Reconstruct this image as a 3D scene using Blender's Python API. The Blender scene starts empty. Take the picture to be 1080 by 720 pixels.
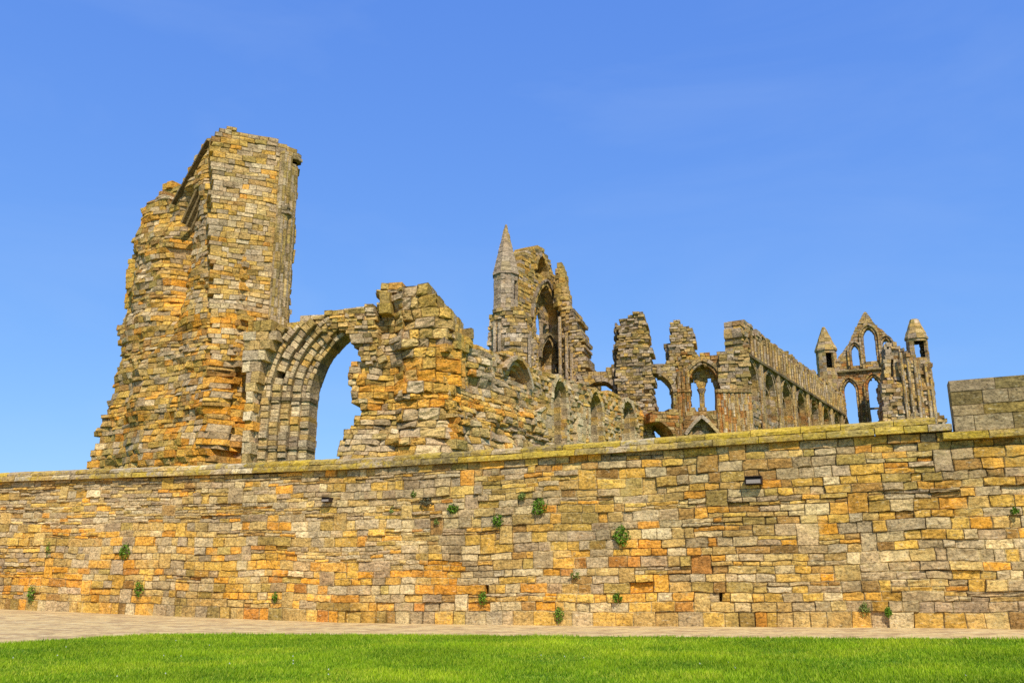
import bpy, math, random
import numpy as np
from mathutils import Vector, noise

R = random.Random(7)
sc = bpy.context.scene
col = sc.collection
TH = math.radians(14.8); F = 924.0; CT = math.cos(TH); ST = math.sin(TH)
CAM = Vector((0, 0, 1.3))

# ------------------------------------------------------------------ surveying helpers
def ray(px, py):
    u = (px - 540) / F; v = (360 - py) / F
    return Vector((u, CT - v * ST, ST + v * CT))

def project(P):
    d = P - CAM
    f = d.y * CT + d.z * ST
    up = -d.y * ST + d.z * CT
    return 540 + F * d.x / f, 360 - F * up / f

def at(px, py, Y):
    r = ray(px, py)
    return CAM + r * (Y / r.y)

class Plane:
    """a vertical working plane: s runs along d, depth along n (towards the viewer side)"""
    def __init__(self, O, d):
        self.O = Vector((O[0], O[1])); self.d = Vector((d[0], d[1])).normalized()
        n = Vector((self.d.y, -self.d.x))
        if n.dot(Vector((0, 0)) - self.O) < 0: n = -n
        self.n = n
    def pt(self, s, z, dep=0.0):
        p = self.O + self.d * s + self.n * dep
        return Vector((p.x, p.y, z))
    def sz(self, px, py, dep=0.0):
        r = ray(px, py)
        O = self.O + self.n * dep
        t = (O - Vector((0, 0))).dot(self.n) / Vector((r.x, r.y)).dot(self.n)
        P = CAM + r * t
        return ((Vector((P.x, P.y)) - self.O).dot(self.d), P.z)
    def px(self, s, z, dep=0.0):
        return project(self.pt(s, z, dep))
    def s_at(self, px, z, dep=0.0):
        lo, hi = -80.0, 80.0
        # monotone in s near the view: bisect on projected x using only points in front
        f0 = None
        s = self.sz(px, 450, dep)[0]
        for _ in range(12):
            x0 = self.px(s, z, dep)[0]; x1 = self.px(s + .01, z, dep)[0]
            s += (px - x0) / ((x1 - x0) / .01)
        return s

def plane_through(pxa, Ya, pxb, Yb, py=420):
    a = at(pxa, py, Ya); b = at(pxb, py, Yb)
    return Plane((a.x, a.y), (b.x - a.x, b.y - a.y))

E = Vector((.519, .855)); T = Vector((.855, -.519))

# ------------------------------------------------------------------ colours
def lin(r, g, b):
    def f(c):
        c /= 255.0
        return c / 12.92 if c <= .04045 else ((c + .055) / 1.055) ** 2.4
    return (f(r), f(g), f(b))
PAL = {
    'orange': [lin(224, 158, 50), lin(222, 166, 72), lin(208, 142, 50), lin(214, 162, 78)],
    'gold':   [lin(212, 176, 92), lin(206, 166, 82), lin(202, 168, 96), lin(198, 156, 74)],
    'tan':    [lin(196, 168, 118), lin(188, 158, 106), lin(204, 178, 128), lin(182, 152, 102)],
    'grey':   [lin(176, 158, 126), lin(182, 164, 130), lin(162, 146, 114), lin(186, 172, 142)],
    'mauve':  [lin(166, 148, 122), lin(154, 137, 112), lin(174, 158, 132)],
    'olive':  [lin(160, 138, 82), lin(168, 146, 84), lin(150, 128, 76), lin(174, 154, 94)],
    'brown':  [lin(156, 118, 72), lin(164, 126, 78), lin(144, 108, 68)],
    'rust':   [lin(186, 118, 58), lin(172, 108, 54), lin(192, 128, 64)],
    'pale':   [lin(210, 192, 150), lin(202, 184, 142), lin(216, 200, 162)],
    'dark':   [lin(112, 94, 66), lin(102, 86, 62), lin(124, 104, 74)],
    'lichen': [lin(190, 162, 66), lin(180, 152, 62), lin(198, 172, 84), lin(168, 146, 70)],
    'stain':  [lin(132, 118, 88), lin(142, 128, 92), lin(122, 108, 78)],
}
GAIN = 1.03
def pick(w, rng=R, var=.15, pull=.0):
    ks = list(w); tot = sum(w.values()); t = rng.random() * tot
    for k in ks:
        t -= w[k]
        if t <= 0: break
    c = rng.choice(PAL[k]); m = (1 + rng.uniform(-var, var)) * GAIN
    if pull:
        mean = [sum(PAL[q][0][i] * w[q] for q in ks) / tot for i in range(3)]
        c = tuple(c[i] * (1 - pull) + mean[i] * pull for i in range(3))
    h = rng.uniform(-.03, .03)
    bf_ = {'grey': .86, 'mauve': .88, 'pale': .84, 'stain': .72, 'dark': .7, 'rust': .62}.get(k, .69)
    return (c[0] * m * (1 + h) * 1.02, c[1] * m * .945, c[2] * m * (1 - h) * bf_)
def zones(base, blobs, pull=.27, drift=.9):
    """weights chosen by where on the structure the stone sits"""
    def f(px, py):
        w = dict(base)
        for (x, y, rx, ry, add, k) in blobs:
            g = math.exp(-(((px - x) / rx) ** 2 + ((py - y) / ry) ** 2))
            if g > .03:
                for kk, vv in add.items(): w[kk] = w.get(kk, 0) + vv * g * k
        n1 = nz(px / 55, py / 22, 40.0); n2 = nz(px / 45, py / 20, 60.0); n3 = nz(px / 30, py / 15, 80.0)
        for kk, q in (('orange', n1 * 3), ('rust', n1 * 1.5), ('gold', n1 * 1.6), ('grey', -n1 * 1.5 + n2 * 1.2), ('mauve', -n1 * 1.5 + n2), ('pale', n3 * 2.5), ('brown', -n3 * 2)):
            if kk in w: w[kk] *= math.exp(q * drift)
        return pick(w, pull=pull)
    return f

# ------------------------------------------------------------------ mesh builder
class MB:
    def __init__(self): self.v = []; self.f = []; self.c = []
    def add(self, vs, fs, cs):
        o = len(self.v); self.v += vs
        self.f += [tuple(i + o for i in f) for f in fs]
        self.c += (cs if isinstance(cs, list) else [cs] * len(vs))
    def build(self, name, mat, parent=None, smooth=False):
        me = bpy.data.meshes.new(name)
        off = Vector(parent['_o']) if parent is not None else Vector((0, 0, 0))
        me.from_pydata([(p[0] - off.x, p[1] - off.y, p[2] - off.z) for p in self.v], [], self.f)
        a = me.color_attributes.new('Col', 'FLOAT_COLOR', 'POINT')
        arr = np.ones((len(self.v), 4), dtype=np.float32)
        arr[:, :3] = np.array(self.c, dtype=np.float32)[:, :3]
        a.data.foreach_set('color', arr.ravel())
        me.materials.append(mat)
        if smooth: me.polygons.foreach_set('use_smooth', [True] * len(me.polygons))
        me.update()
        o = bpy.data.objects.new(name, me); col.objects.link(o)
        if parent is not None:
            o.parent = parent
            if '_w' in parent: pass
        return o

def thing(name, label, cat, loc, group=None):
    o = bpy.data.objects.new(name, None); col.objects.link(o)
    o.location = loc; o.empty_display_size = .3
    o['_o'] = tuple(loc); o['label'] = label; o['category'] = cat
    if group: o['group'] = group
    return o
def sub(mb, name, mat, part, root, smooth=False):
    """a sub-part: its mesh sits in the same local frame as its part"""
    o = mb.build(name, mat, root, smooth); o.parent = part
    return o

def nz(x, y, z=0.0): return noise.noise(Vector((x, y, z)))

def stone(mb, pl, s0, s1, t0, t1, z0, z1, front, back, c, mc, b=.02, rec=.03, rg=.01, nx=1, ny=1, warp=.0, side_dark=1.0, fw=.0, cor=None):
    """one block: bottom edge s0..s1, top edge t0..t1, between z0 and z1"""
    w = max(1e-3, s1 - s0 + t1 - t0) / 2; h = z1 - z0
    bu = min(.3, b / w); bv = min(.3, b / h)
    us = [0, bu] + [bu + (1 - 2 * bu) * (i + R.uniform(-.15, .15)) / nx for i in range(1, nx)] + [1 - bu, 1]
    vs_ = [0, bv] + [bv + (1 - 2 * bv) * (i + R.uniform(-.15, .15)) / ny for i in range(1, ny)] + [1 - bv, 1]
    W = len(us); H = len(vs_)
    V = []; C = []
    tilt_u = R.uniform(-rg, rg); tilt_v = R.uniform(-rg, rg)
    for j, v in enumerate(vs_):
        for i, u in enumerate(us):
            edge = i in (0, W - 1) or j in (0, H - 1)
            uu, vv = u, v
            if not edge:
                if i in (1, W - 2): uu += R.uniform(-.5, .9) * bu * (1 if i == 1 else -1)
                if j in (1, H - 2): vv += R.uniform(-.5, .9) * bv * (1 if j == 1 else -1)
            s = (s0 + (s1 - s0) * uu) * (1 - vv) + (t0 + (t1 - t0) * uu) * vv
            z = z0 + h * vv
            base_ = front if cor is None else front + (cor[0] * (1 - uu) + cor[1] * uu) * (1 - vv) + (cor[2] * (1 - uu) + cor[3] * uu) * vv
            if edge: d = base_ - rec
            else:
                d = base_ + R.uniform(-rg, rg) + tilt_u * (uu - .5) * 2 + tilt_v * (vv - .5) * 2
                if i in (1, W - 2) and j in (1, H - 2): d -= rec * .35
            if warp:
                z += warp * nz(s * .45, z * .6, 3.1) + fw * nz(s * 5, z * 5, 1.7); s += warp * .6 * nz(s * .9, z * 1.2, 9.7) + fw * nz(s * 5, z * 6, 6.7)
            V.append(pl.pt(s, z, d)); kk = R.uniform(.9, 1.1); C.append(mc if edge else (c[0] * kk, c[1] * kk, c[2] * kk))
    Fc = [(j * W + i, j * W + i + 1, (j + 1) * W + i + 1, (j + 1) * W + i) for j in range(H - 1) for i in range(W - 1)]
    o = len(V)
    for qi, (s, z) in enumerate(((s0, z0), (s1, z0), (t1, z1), (t0, z1))):
        zz = z; ss = s; cd_ = 0 if cor is None else cor[(0, 1, 3, 2)[qi]]
        if warp:
            zz = z + warp * nz(s * .45, z * .6, 3.1); ss = s + warp * .6 * nz(s * .9, zz * 1.2, 9.7)
        V.append(pl.pt(ss, zz, front + cd_ - rec)); V.append(pl.pt(ss, zz, back))
        cc = tuple(k * side_dark for k in c); C.append(cc); C.append(cc)
    for k in range(4):
        a = o + 2 * k; bb = o + 2 * ((k + 1) % 4)
        Fc.append((a, a + 1, bb + 1, bb))
    Fc.append((o + 1, o + 7, o + 5, o + 3))
    mb.add(V, Fc, C)

def cuts(poly, z):
    xs = []
    n = len(poly)
    for i in range(n):
        (x0, y0), (x1, y1) = poly[i], poly[(i + 1) % n]
        if (y0 <= z) != (y1 <= z):
            xs.append(x0 + (x1 - x0) * (z - y0) / (y1 - y0))
    xs.sort()
    return [(xs[i], xs[i + 1]) for i in range(0, len(xs) - 1, 2)]
def spans(outline, holes, z):
    res = [(a, 'o', b, 'o') for a, b in cuts(outline, z)]
    for h in holes:
        for (c, d) in cuts(h, z):
            nr = []
            for (a, ta, b, tb) in res:
                if d <= a or c >= b: nr.append((a, ta, b, tb)); continue
                if c > a + .03: nr.append((a, ta, c, 'h'))
                if d < b - .03: nr.append((d, 'h', b, tb))
            res = nr
    return res

def masonry(mb, pl, outline, holes=(), course=.3, width=(.3, .8), front=0.0, thick=1.5, jit=.03, relief=None,
            colour=None, b=.02, rec=.03, rg=.015, ragged=.3, nx=1, ny=1, warp=.05, mort=.55, vary=.25, layers=.7, zmin=None, fw=.015):
    z = min(p[1] for p in outline); zt = max(p[1] for p in outline)
    if zmin is not None: z = zmin
    while z < zt:
        h = course * R.uniform(1 - vary, 1 + vary)
        z0, z1 = z, z + h; z = z1
        zm = (z0 + z1) / 2
        m = spans(outline, holes, zm)
        lo = spans(outline, holes, z0 + .08 * h); hi = spans(outline, holes, z1 - .08 * h)
        same = len(m) == len(lo) == len(hi)
        for k, (a, ta, bb, tb) in enumerate(m):
            a0 = a1 = a; b0 = b1 = bb
            if same:
                if (ta == 'h' or ragged < .15) and abs(lo[k][0] - hi[k][0]) < 2.5 * h: a0, a1 = lo[k][0], hi[k][0]
                if (tb == 'h' or ragged < .15) and abs(lo[k][2] - hi[k][2]) < 2.5 * h: b0, b1 = lo[k][2], hi[k][2]
            if ta == 'o' and ragged: e = R.uniform(-1, 1) * ragged * h; a0 += e; a1 += e + R.uniform(-.2, .2) * ragged * h
            if tb == 'o' and ragged: e = R.uniform(-1, 1) * ragged * h; b0 += e; b1 += e + R.uniform(-.2, .2) * ragged * h
            L = (b0 + b1 - a0 - a1) / 2
            if L < .06: continue
            ws = []; t = 0
            while t < L:
                w = R.uniform(*width) if R.random() < .85 else width[1] * R.uniform(1, 1.4)
                ws.append(w); t += w
            sc_ = L / t; ws = [w * sc_ for w in ws]
            p = 0.0
            for i, w in enumerate(ws):
                q0 = p / L; p += w; q1 = p / L
                s0 = a0 + (b0 - a0) * q0; s1 = a0 + (b0 - a0) * q1
                u0 = a1 + (b1 - a1) * q0; u1 = a1 + (b1 - a1) * q1
                sm = (s0 + s1) / 2
                X, Y = pl.px(sm, zm, front)
                fr = front + R.gauss(0, jit)
                cor = None
                if relief:
                    def rl(a_, b_):
                        X_, Y_ = pl.px(a_, b_, front); return relief(X_, Y_, a_, b_)
                    cor = (rl(s0, z0), rl(s1, z0), rl(u0, z1), rl(u1, z1))
                c = colour(X, Y)
                mc = tuple(v * mort for v in c)
                end = i == 0 or i == len(ws) - 1
                if end and layers and thick > layers * 1.3:
                    nl = max(2, round(thick / layers)); f = fr
                    for q in range(nl):
                        bk = front - thick * (q + 1) / nl + (R.uniform(-.1, .1) * layers if q < nl - 1 else 0)
                        e = R.uniform(-.12, .12) * h if q else 0
                        ea = e if i == 0 else 0; eb = e if i == len(ws) - 1 else 0
                        cc = c if q == 0 else colour(X, Y)
                        stone(mb, pl, s0 + ea, s1 + eb, u0 + ea, u1 + eb, z0, z1, f, bk, cc, tuple(v * mort for v in cc), b, rec if q == 0 else 0, rg, nx if q == 0 else 1, ny if q == 0 else 1, warp, fw=fw, cor=cor)
                        f = bk
                else:
                    stone(mb, pl, s0, s1, u0, u1, z0, z1, fr, front - thick, c, mc, b, rec, rg, nx, ny, warp, fw=fw, cor=cor)

def P2(pl, pts, base=None, dep=0.0):
    r = [pl.sz(x, y, dep) for x, y in pts]
    if base is not None: r = [(r[0][0], base)] + r + [(r[-1][0], base)]
    return r

# pointed arches -----------------------------------------------------------
def arch_pts(sL, sR, zs, rise, n=10, grow=0.0):
    a = (sR - sL) / 2; cx = (sL + sR) / 2
    r = (a * a + rise * rise) / (2 * a)
    aa = math.acos(max(-1, min(1, (r - a) / r)))
    rr = r + grow
    # outer curve of a ring keeps the centre; apex where both arcs meet
    ang_end = math.acos(max(-1, min(1, (r - a) / rr)))
    L = [(sL + r - rr * math.cos(ang_end * i / n), zs + rr * math.sin(ang_end * i / n)) for i in range(n + 1)]
    Rr = [(2 * cx - x, y) for x, y in reversed(L[:-1])]
    return L + Rr
def arch_hole(sL, sR, zs, rise, zb, n=8, grow=0.0):
    p = arch_pts(sL, sR, zs, rise, n, grow)
    return [(p[0][0], zb)] + p + [(p[-1][0], zb)]
def arch_from_px(pl, xl, ys, xr, ya, dep=0.0):
    """left spring pixel, spring row, right spring column, apex row"""
    sL, zs = pl.sz(xl, ys, dep); sR = pl.s_at(xr, zs, dep)
    za = zs + 1.0
    sm = (sL + sR) / 2
    lo, hi = zs + .02, zs + 40
    for _ in range(40):
        m = (lo + hi) / 2
        if pl.px(sm, m, dep)[1] > ya: lo = m
        else: hi = m
    return sL, sR, zs, max(lo - zs, (sR - sL) * .5)
def block(mb, pl, quad, front, back, c, bev=.02, g=.01, mort=.6):
    """free quadrilateral block in the plane: quad = four (s,z)"""
    cx = sum(q[0] for q in quad) / 4; cz = sum(q[1] for q in quad) / 4
    size = max(.05, min(math.dist(quad[0], quad[1]), math.dist(quad[1], quad[2])))
    k = 1 - min(.35, 2 * bev / size)
    V = [pl.pt(s, z, front - bev) for s, z in quad] + [pl.pt(s, z, back) for s, z in quad]
    V += [pl.pt(cx + (s - cx) * k, cz + (z - cz) * k, front + R.uniform(-g, g)) for s, z in quad]
    mc = tuple(v * mort for v in c)
    C = [mc] * 4 + [c] * 8
    Fc = [(8, 9, 10, 11), (4, 7, 6, 5)]
    for i in range(4):
        j = (i + 1) % 4
        Fc += [(i, j, 8 + j, 8 + i), (i, 4 + i, 4 + j, j)]
    mb.add(V, Fc, C)
def ring(mb, pl, sL, sR, zs, rise, rw, front, back, colour, vl=.3, zb=None, keep=None, jit=.02, bev=.02, jamb=True, split=1):
    """one order of voussoirs with its jambs"""
    a = (sR - sL) / 2; r = (a * a + rise * rise) / (2 * a)
    ang = math.acos(max(-1, min(1, (r - a) / r)))
    n = max(4, int(r * ang / vl))
    for side in (0, 1):
        for i in range(n):
            for k in range(split):
                r0 = r + rw * k / split; r1 = r + rw * (k + 1) / split
                t0, t1 = ang * i / n, ang * (i + 1) / n
                q = [(sL + r - r0 * math.cos(t0), zs + r0 * math.sin(t0)), (sL + r - r1 * math.cos(t0), zs + r1 * math.sin(t0)),
                     (sL + r - r1 * math.cos(t1), zs + r1 * math.sin(t1)), (sL + r - r0 * math.cos(t1), zs + r0 * math.sin(t1))]
                if side: q = [(sL + sR - x, y) for x, y in q]
                X, Y = pl.px(sum(p[0] for p in q) / 4, sum(p[1] for p in q) / 4, front)
                if keep and not keep(X, Y): continue
                block(mb, pl, q, front + R.gauss(0, jit), back, colour(X, Y), bev)
    if zb is not None and jamb:
        for side in (0, 1):
            z = zs
            while z > zb:
                h = vl * R.uniform(.8, 1.3); x0, x1 = sL - rw, sL
                if side: x0, x1 = sR, sR + rw
                q = [(x0, z - h), (x1, z - h), (x1, z), (x0, z)]
                X, Y = pl.px((x0 + x1) / 2, z - h / 2, front)
                if not keep or keep(X, Y):
                    block(mb, pl, q, front + R.gauss(0, jit), back, colour(X, Y), bev)
                z -= h

def drum(mb, cx, cy, rad, z0, z1, course, sides, colour, per=1, rot=0.0, slit=None, cap=True, bev=.015, jit=.015, core=True):
    """coursed polygonal shaft / spire; rad(z) gives the radius; slit(ang,z) -> True leaves a stone out"""
    z = z0; n = sides * per
    while z < z1 - 1e-4:
        h = min(course * R.uniform(.85, 1.15), z1 - z)
        if z1 - z - h < course * .3: h = z1 - z
        sh = R.random()
        for i in range(sides):
            A0 = rot + 2 * math.pi * i / sides; A1 = rot + 2 * math.pi * (i + 1) / sides
            brk = [0.0] + sorted(min(.85, max(.15, (k + R.uniform(-.2, .2)) / per)) for k in range(1, per)) + [1.0]
            for k in range(per):
                f0, f1 = brk[k], brk[k + 1]
                Am = A0 + (A1 - A0) * (f0 + f1) / 2
                if slit and slit(Am, z + h / 2): continue
                def P(f, zz, dr):
                    r = rad(zz) + dr
                    x = math.cos(A0) * (1 - f) + math.cos(A1) * f; y = math.sin(A0) * (1 - f) + math.sin(A1) * f
                    return Vector((cx + r * x, cy + r * y, zz))
                dr = R.gauss(0, jit); g = bev / max(.05, (f1 - f0) * 2 * rad(z) * math.sin(math.pi / sides) + .01); g = min(g, .3)
                fa, fb = f0 + (f1 - f0) * g, f1 - (f1 - f0) * g
                zb_, zt_ = z + min(bev, h * .3), z + h - min(bev, h * .3)
                out = [P(f0, z, -bev), P(f1, z, -bev), P(f1, z + h, -bev), P(f0, z + h, -bev)]
                inn = [P(fa, zb_, dr), P(fb, zb_, dr), P(fb, zt_, dr), P(fa, zt_, dr)]
                dd = -min(.35, rad(z) * .6)
                bk = [P(f0, z, dd), P(f1, z, dd), P(f1, z + h, dd), P(f0, z + h, dd)]
                X, Y = project(inn[0]); c = colour(X, Y); mc = tuple(v * .6 for v in c)
                Fc = [(4, 5, 6, 7)]
                for q in range(4):
                    q2 = (q + 1) % 4
                    Fc += [(q, q2, 4 + q2, 4 + q), (q, 8 + q, 8 + q2, q2)]
                mb.add(out + inn + bk, Fc, [mc] * 4 + [c] * 8)
        z += h

def shaft(mb, x, y, r, z0, z1, colour, course=.5, sides=8):
    """a slim round shaft of stacked stones"""
    drum(mb, x, y, lambda z: r, z0, z1, course, sides, colour, bev=.012, jit=.006)

def beam(mb, a, b, w, h, c):
    a = Vector(a); b = Vector(b); d = (b - a).normalized()
    s = d.cross(Vector((0, 0, 1))).normalized() * w / 2; u = s.cross(d).normalized() * h / 2
    V = [a - s - u, a + s - u, a + s + u, a - s + u, b - s - u, b + s - u, b + s + u, b - s + u]
    mb.add(V, [(0, 3, 2, 1), (4, 5, 6, 7), (0, 1, 5, 4), (1, 2, 6, 5), (2, 3, 7, 6), (3, 0, 4, 7)], c)

# ------------------------------------------------------------------ materials
def new_mat(name):
    m = bpy.data.materials.new(name); m.use_nodes = True
    nt = m.node_tree; nt.nodes.clear()
    out = nt.nodes.new('ShaderNodeOutputMaterial'); bs = nt.nodes.new('ShaderNodeBsdfPrincipled')
    nt.links.new(bs.outputs[0], out.inputs[0])
    bs.inputs['Roughness'].default_value = .92
    bs.inputs['Specular IOR Level'].default_value = .15
    return m, nt, bs
def N(nt, t, **k):
    n = nt.nodes.new(t)
    for a, b in k.items(): setattr(n, a, b)
    return n
def noise_n(nt, vec, scale, detail=6, rough=.6, dist=0):
    n = N(nt, 'ShaderNodeTexNoise'); n.inputs['Scale'].default_value = scale; n.inputs['Detail'].default_value = detail
    n.inputs['Roughness'].default_value = rough; n.inputs['Distortion'].default_value = dist
    nt.links.new(vec, n.inputs['Vector']); return n.outputs['Fac']
def ramp(nt, fac, stops):
    r = N(nt, 'ShaderNodeValToRGB'); e = r.color_ramp.elements
    while len(e) < len(stops): e.new(.5)
    for k, (p, c) in zip(e, stops):
        k.position = p; k.color = (c, c, c, 1) if not isinstance(c, tuple) else (*c, 1)
    nt.links.new(fac, r.inputs[0]); return r.outputs[0]
def mixc(nt, mode, fac, a, b):
    m = N(nt, 'ShaderNodeMix', data_type='RGBA', blend_type=mode)
    for k, v in ((0, fac), (6, a), (7, b)):
        if isinstance(v, (int, float)): m.inputs[k].default_value = v
        elif isinstance(v, tuple): m.inputs[k].default_value = (*v, 1)
        else: nt.links.new(v, m.inputs[k])
    return m.outputs[2]

def stone_mat(name, fine=1.0, bump=.02, spots=0.35, lichen=0.0, stain=.35, smear=.25, tint=(1, 1, 1)):
    m, nt, bs = new_mat(name)
    tc = N(nt, 'ShaderNodeTexCoord').outputs['Object']
    at_ = N(nt, 'ShaderNodeAttribute', attribute_name='Col').outputs['Color']
    mp = N(nt, 'ShaderNodeMapping'); mp.inputs['Scale'].default_value = (1, 1, 2.6); nt.links.new(tc, mp.inputs[0]); st = mp.outputs[0]
    n1 = noise_n(nt, st, 4.5 * fine, 8, .68, .4)
    n2 = noise_n(nt, tc, 17 * fine, 6, .7)
    n3 = noise_n(nt, tc, .55, 4, .6)
    c = mixc(nt, 'MULTIPLY', 1.0, at_, ramp(nt, n1, [(.3, .48), (.5, 1.0), (.70, 1.35)]))
    c = mixc(nt, 'MULTIPLY', 1.0, c, ramp(nt, n2, [(.34, .42), (.5, 1.0), (.66, 1.32)]))
    c = mixc(nt, 'MULTIPLY', stain, c, ramp(nt, n3, [(.35, (.62, .6, .58)), (.6, (1.05, 1.02, .98))]))
    # iron-rich blotches
    n4 = noise_n(nt, tc, 2.2 * fine, 5, .65, .8)
    c = mixc(nt, 'MIX', ramp(nt, n4, [(.56, 0.0), (.70, .42)]), c, mixc(nt, 'MULTIPLY', 1.0, c, (1.08, .91, .66)))
    # mortar smears and run-off that ignore the joints
    n5 = noise_n(nt, tc, 1.1, 7, .72, .6)
    c = mixc(nt, 'MIX', ramp(nt, n5, [(.54, 0.0), (.66, smear)]), c, lin(192, 168, 112))
    # pale crust spots
    vo = N(nt, 'ShaderNodeTexNoise'); vo.inputs['Scale'].default_value = 9 * fine; vo.inputs['Detail'].default_value = 3
    nt.links.new(st, vo.inputs['Vector'])
    c = mixc(nt, 'MIX', ramp(nt, vo.outputs['Fac'], [(.62, 0.0), (.72, spots)]), c, lin(196, 184, 156))
    if lichen:
        nl = noise_n(nt, tc, 3.4, 9, .8, .4)
        c = mixc(nt, 'MIX', ramp(nt, nl, [(.50, 0.0), (.60, lichen)]), c, lin(196, 162, 44))
    # weather pits
    v = N(nt, 'ShaderNodeTexVoronoi', feature='F1'); v.inputs['Scale'].default_value = 13 * fine; v.inputs['Randomness'].default_value = 1
    nt.links.new(st, v.inputs['Vector'])
    pit = ramp(nt, v.outputs['Distance'], [(.10, .45), (.24, 1.0)])
    npit = noise_n(nt, tc, 1.3 * fine, 3, .5)
    c = mixc(nt, 'MULTIPLY', ramp(nt, npit, [(.45, 0.0), (.6, 1.0)]), c, pit)
    c = mixc(nt, 'MULTIPLY', 1.0, c, tint)
    nt.links.new(c, bs.inputs['Base Color'])
    b = N(nt, 'ShaderNodeBump'); b.inputs['Strength'].default_value = 1; b.inputs['Distance'].default_value = bump
    hsum = N(nt, 'ShaderNodeMath', operation='ADD'); nt.links.new(n1, hsum.inputs[0])
    m2 = N(nt, 'ShaderNodeMath', operation='MULTIPLY'); nt.links.new(n2, m2.inputs[0]); m2.inputs[1].default_value = .5
    nt.links.new(m2.outputs[0], hsum.inputs[1])
    nt.links.new(hsum.outputs[0], b.inputs['Height']); nt.links.new(b.outputs[0], bs.inputs['Normal'])
    return m
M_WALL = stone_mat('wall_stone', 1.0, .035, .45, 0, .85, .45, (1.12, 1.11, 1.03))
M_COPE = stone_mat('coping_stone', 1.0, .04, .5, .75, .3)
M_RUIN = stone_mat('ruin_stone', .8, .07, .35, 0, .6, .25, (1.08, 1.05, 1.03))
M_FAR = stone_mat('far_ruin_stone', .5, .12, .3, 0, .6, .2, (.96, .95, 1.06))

# ------------------------------------------------------------------ camera, light, sky
cam = bpy.data.cameras.new('camera'); cam.sensor_width = 36; cam.lens = F / 1080 * 36; cam.clip_end = 3000; cam.clip_start = .1
co = bpy.data.objects.new('camera', cam); col.objects.link(co)
co.location = CAM; co.rotation_euler = (math.pi / 2 + TH, 0, 0); sc.camera = co
SD = Vector((.22, -.975)).normalized(); EL = math.radians(47)
sund = Vector((SD.x * math.cos(EL), SD.y * math.cos(EL), math.sin(EL)))
sl = bpy.data.lights.new('sun', 'SUN'); sl.energy = 4.9; sl.angle = math.radians(.53); sl.color = (1, .95, .86)
so = bpy.data.objects.new('sun', sl); col.objects.link(so); so.rotation_euler = sund.to_track_quat('Z', 'Y').to_euler(); so.location = (8, -20, 40)
w = bpy.data.worlds.new('World'); sc.world = w; w.use_nodes = True
nt = w.node_tree; nt.nodes.clear()
sky = nt.nodes.new('ShaderNodeTexSky'); sky.sky_type = 'NISHITA'; sky.sun_disc = False; sky.sun_elevation = EL
sky.sun_rotation = math.atan2(SD.x, SD.y); sky.air_density = 1.0; sky.dust_density = .3; sky.ozone_density = 2.0
bg = nt.nodes.new('ShaderNodeBackground'); bg.inputs[1].default_value = .13
wo = nt.nodes.new('ShaderNodeOutputWorld')
sp = nt.nodes.new('ShaderNodeSeparateColor'); cb = nt.nodes.new('ShaderNodeCombineColor'); nt.links.new(sky.outputs[0], sp.inputs[0])
for ch, (t_, g_, k_) in enumerate(((1.0, .67, .488), (1.05, .57, .696), (1.35, .26, .986))):
    a_ = nt.nodes.new('ShaderNodeMath'); a_.operation = 'MULTIPLY'; a_.inputs[1].default_value = .13 * t_; nt.links.new(sp.outputs[ch], a_.inputs[0])
    b_ = nt.nodes.new('ShaderNodeMath'); b_.operation = 'POWER'; b_.inputs[1].default_value = g_; nt.links.new(a_.outputs[0], b_.inputs[0])
    d_ = nt.nodes.new('ShaderNodeMath'); d_.operation = 'MULTIPLY'; d_.inputs[1].default_value = k_ / .13; nt.links.new(b_.outputs[0], d_.inputs[0])
    nt.links.new(d_.outputs[0], cb.inputs[ch])
tcw = nt.nodes.new('ShaderNodeTexCoord').outputs['Generated']; mpw = nt.nodes.new('ShaderNodeMapping'); mpw.inputs['Scale'].default_value = (1.5, 1.5, 5); nt.links.new(tcw, mpw.inputs[0])
cl = ramp(nt, noise_n(nt, mpw.outputs[0], 1.6, 6, .55, .6), [(.46, 0.0), (.80, .12)])
nt.links.new(mixc(nt, 'MIX', cl, cb.outputs[0], (4.2, 5.4, 7.4)), bg.inputs[0]); nt.links.new(bg.outputs[0], wo.inputs[0])
sc.view_settings.view_transform = 'Standard'; sc.view_settings.look = 'None'; sc.view_settings.exposure = 0
sc.cycles.use_denoising = False; sc.cycles.max_bounces = 5; sc.cycles.diffuse_bounces = 3

# ------------------------------------------------------------------ ground
GW = [(-40, .2), (-17.2, .13), (-10, .02), (-4.8, -.04), (0, 0), (4.07, .06), (9.44, .15), (40, .3)]
def gwall(x):
    for (x0, z0), (x1, z1) in zip(GW, GW[1:]):
        if x <= x1: return z0 + (z1 - z0) * max(0, min(1, (x - x0) / (x1 - x0)))
    return GW[-1][1]
def ground(x, y):
    t = max(0, min(1, (y - 8) / 9)); t = t * t * (3 - 2 * t)
    return gwall(x) * t
WD = Vector((.9256, -.3785)); WO = Vector((0, 23.77))
WALL = Plane(WO, WD)
def wall_y(x): return WO.y + x * WD.y / WD.x
def on_ground(px, py):
    r = ray(px, py); z = 0
    for _ in range(12):
        t = (z - CAM.z) / r.z; P = CAM + r * t; z = ground(P.x, P.y)
    return P
edge = [on_ground(x, y) for x, y in [(0, 680), (30, 677.5), (60, 675.2), (100, 672.6), (150, 670.4), (200, 669.4), (270, 669.2), (360, 669.8), (540, 671.2), (720, 672.6), (900, 674), (1080, 675)]]
EX = [-40, -22, -13.5] + [p.x for p in edge] + [16, 40]
EY = [6, 9.5, 14.2] + [p.y for p in edge] + [edge[-1].y - 1.8, 4]
def edge_y(x): return float(np.interp(x, EX, EY))
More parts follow.
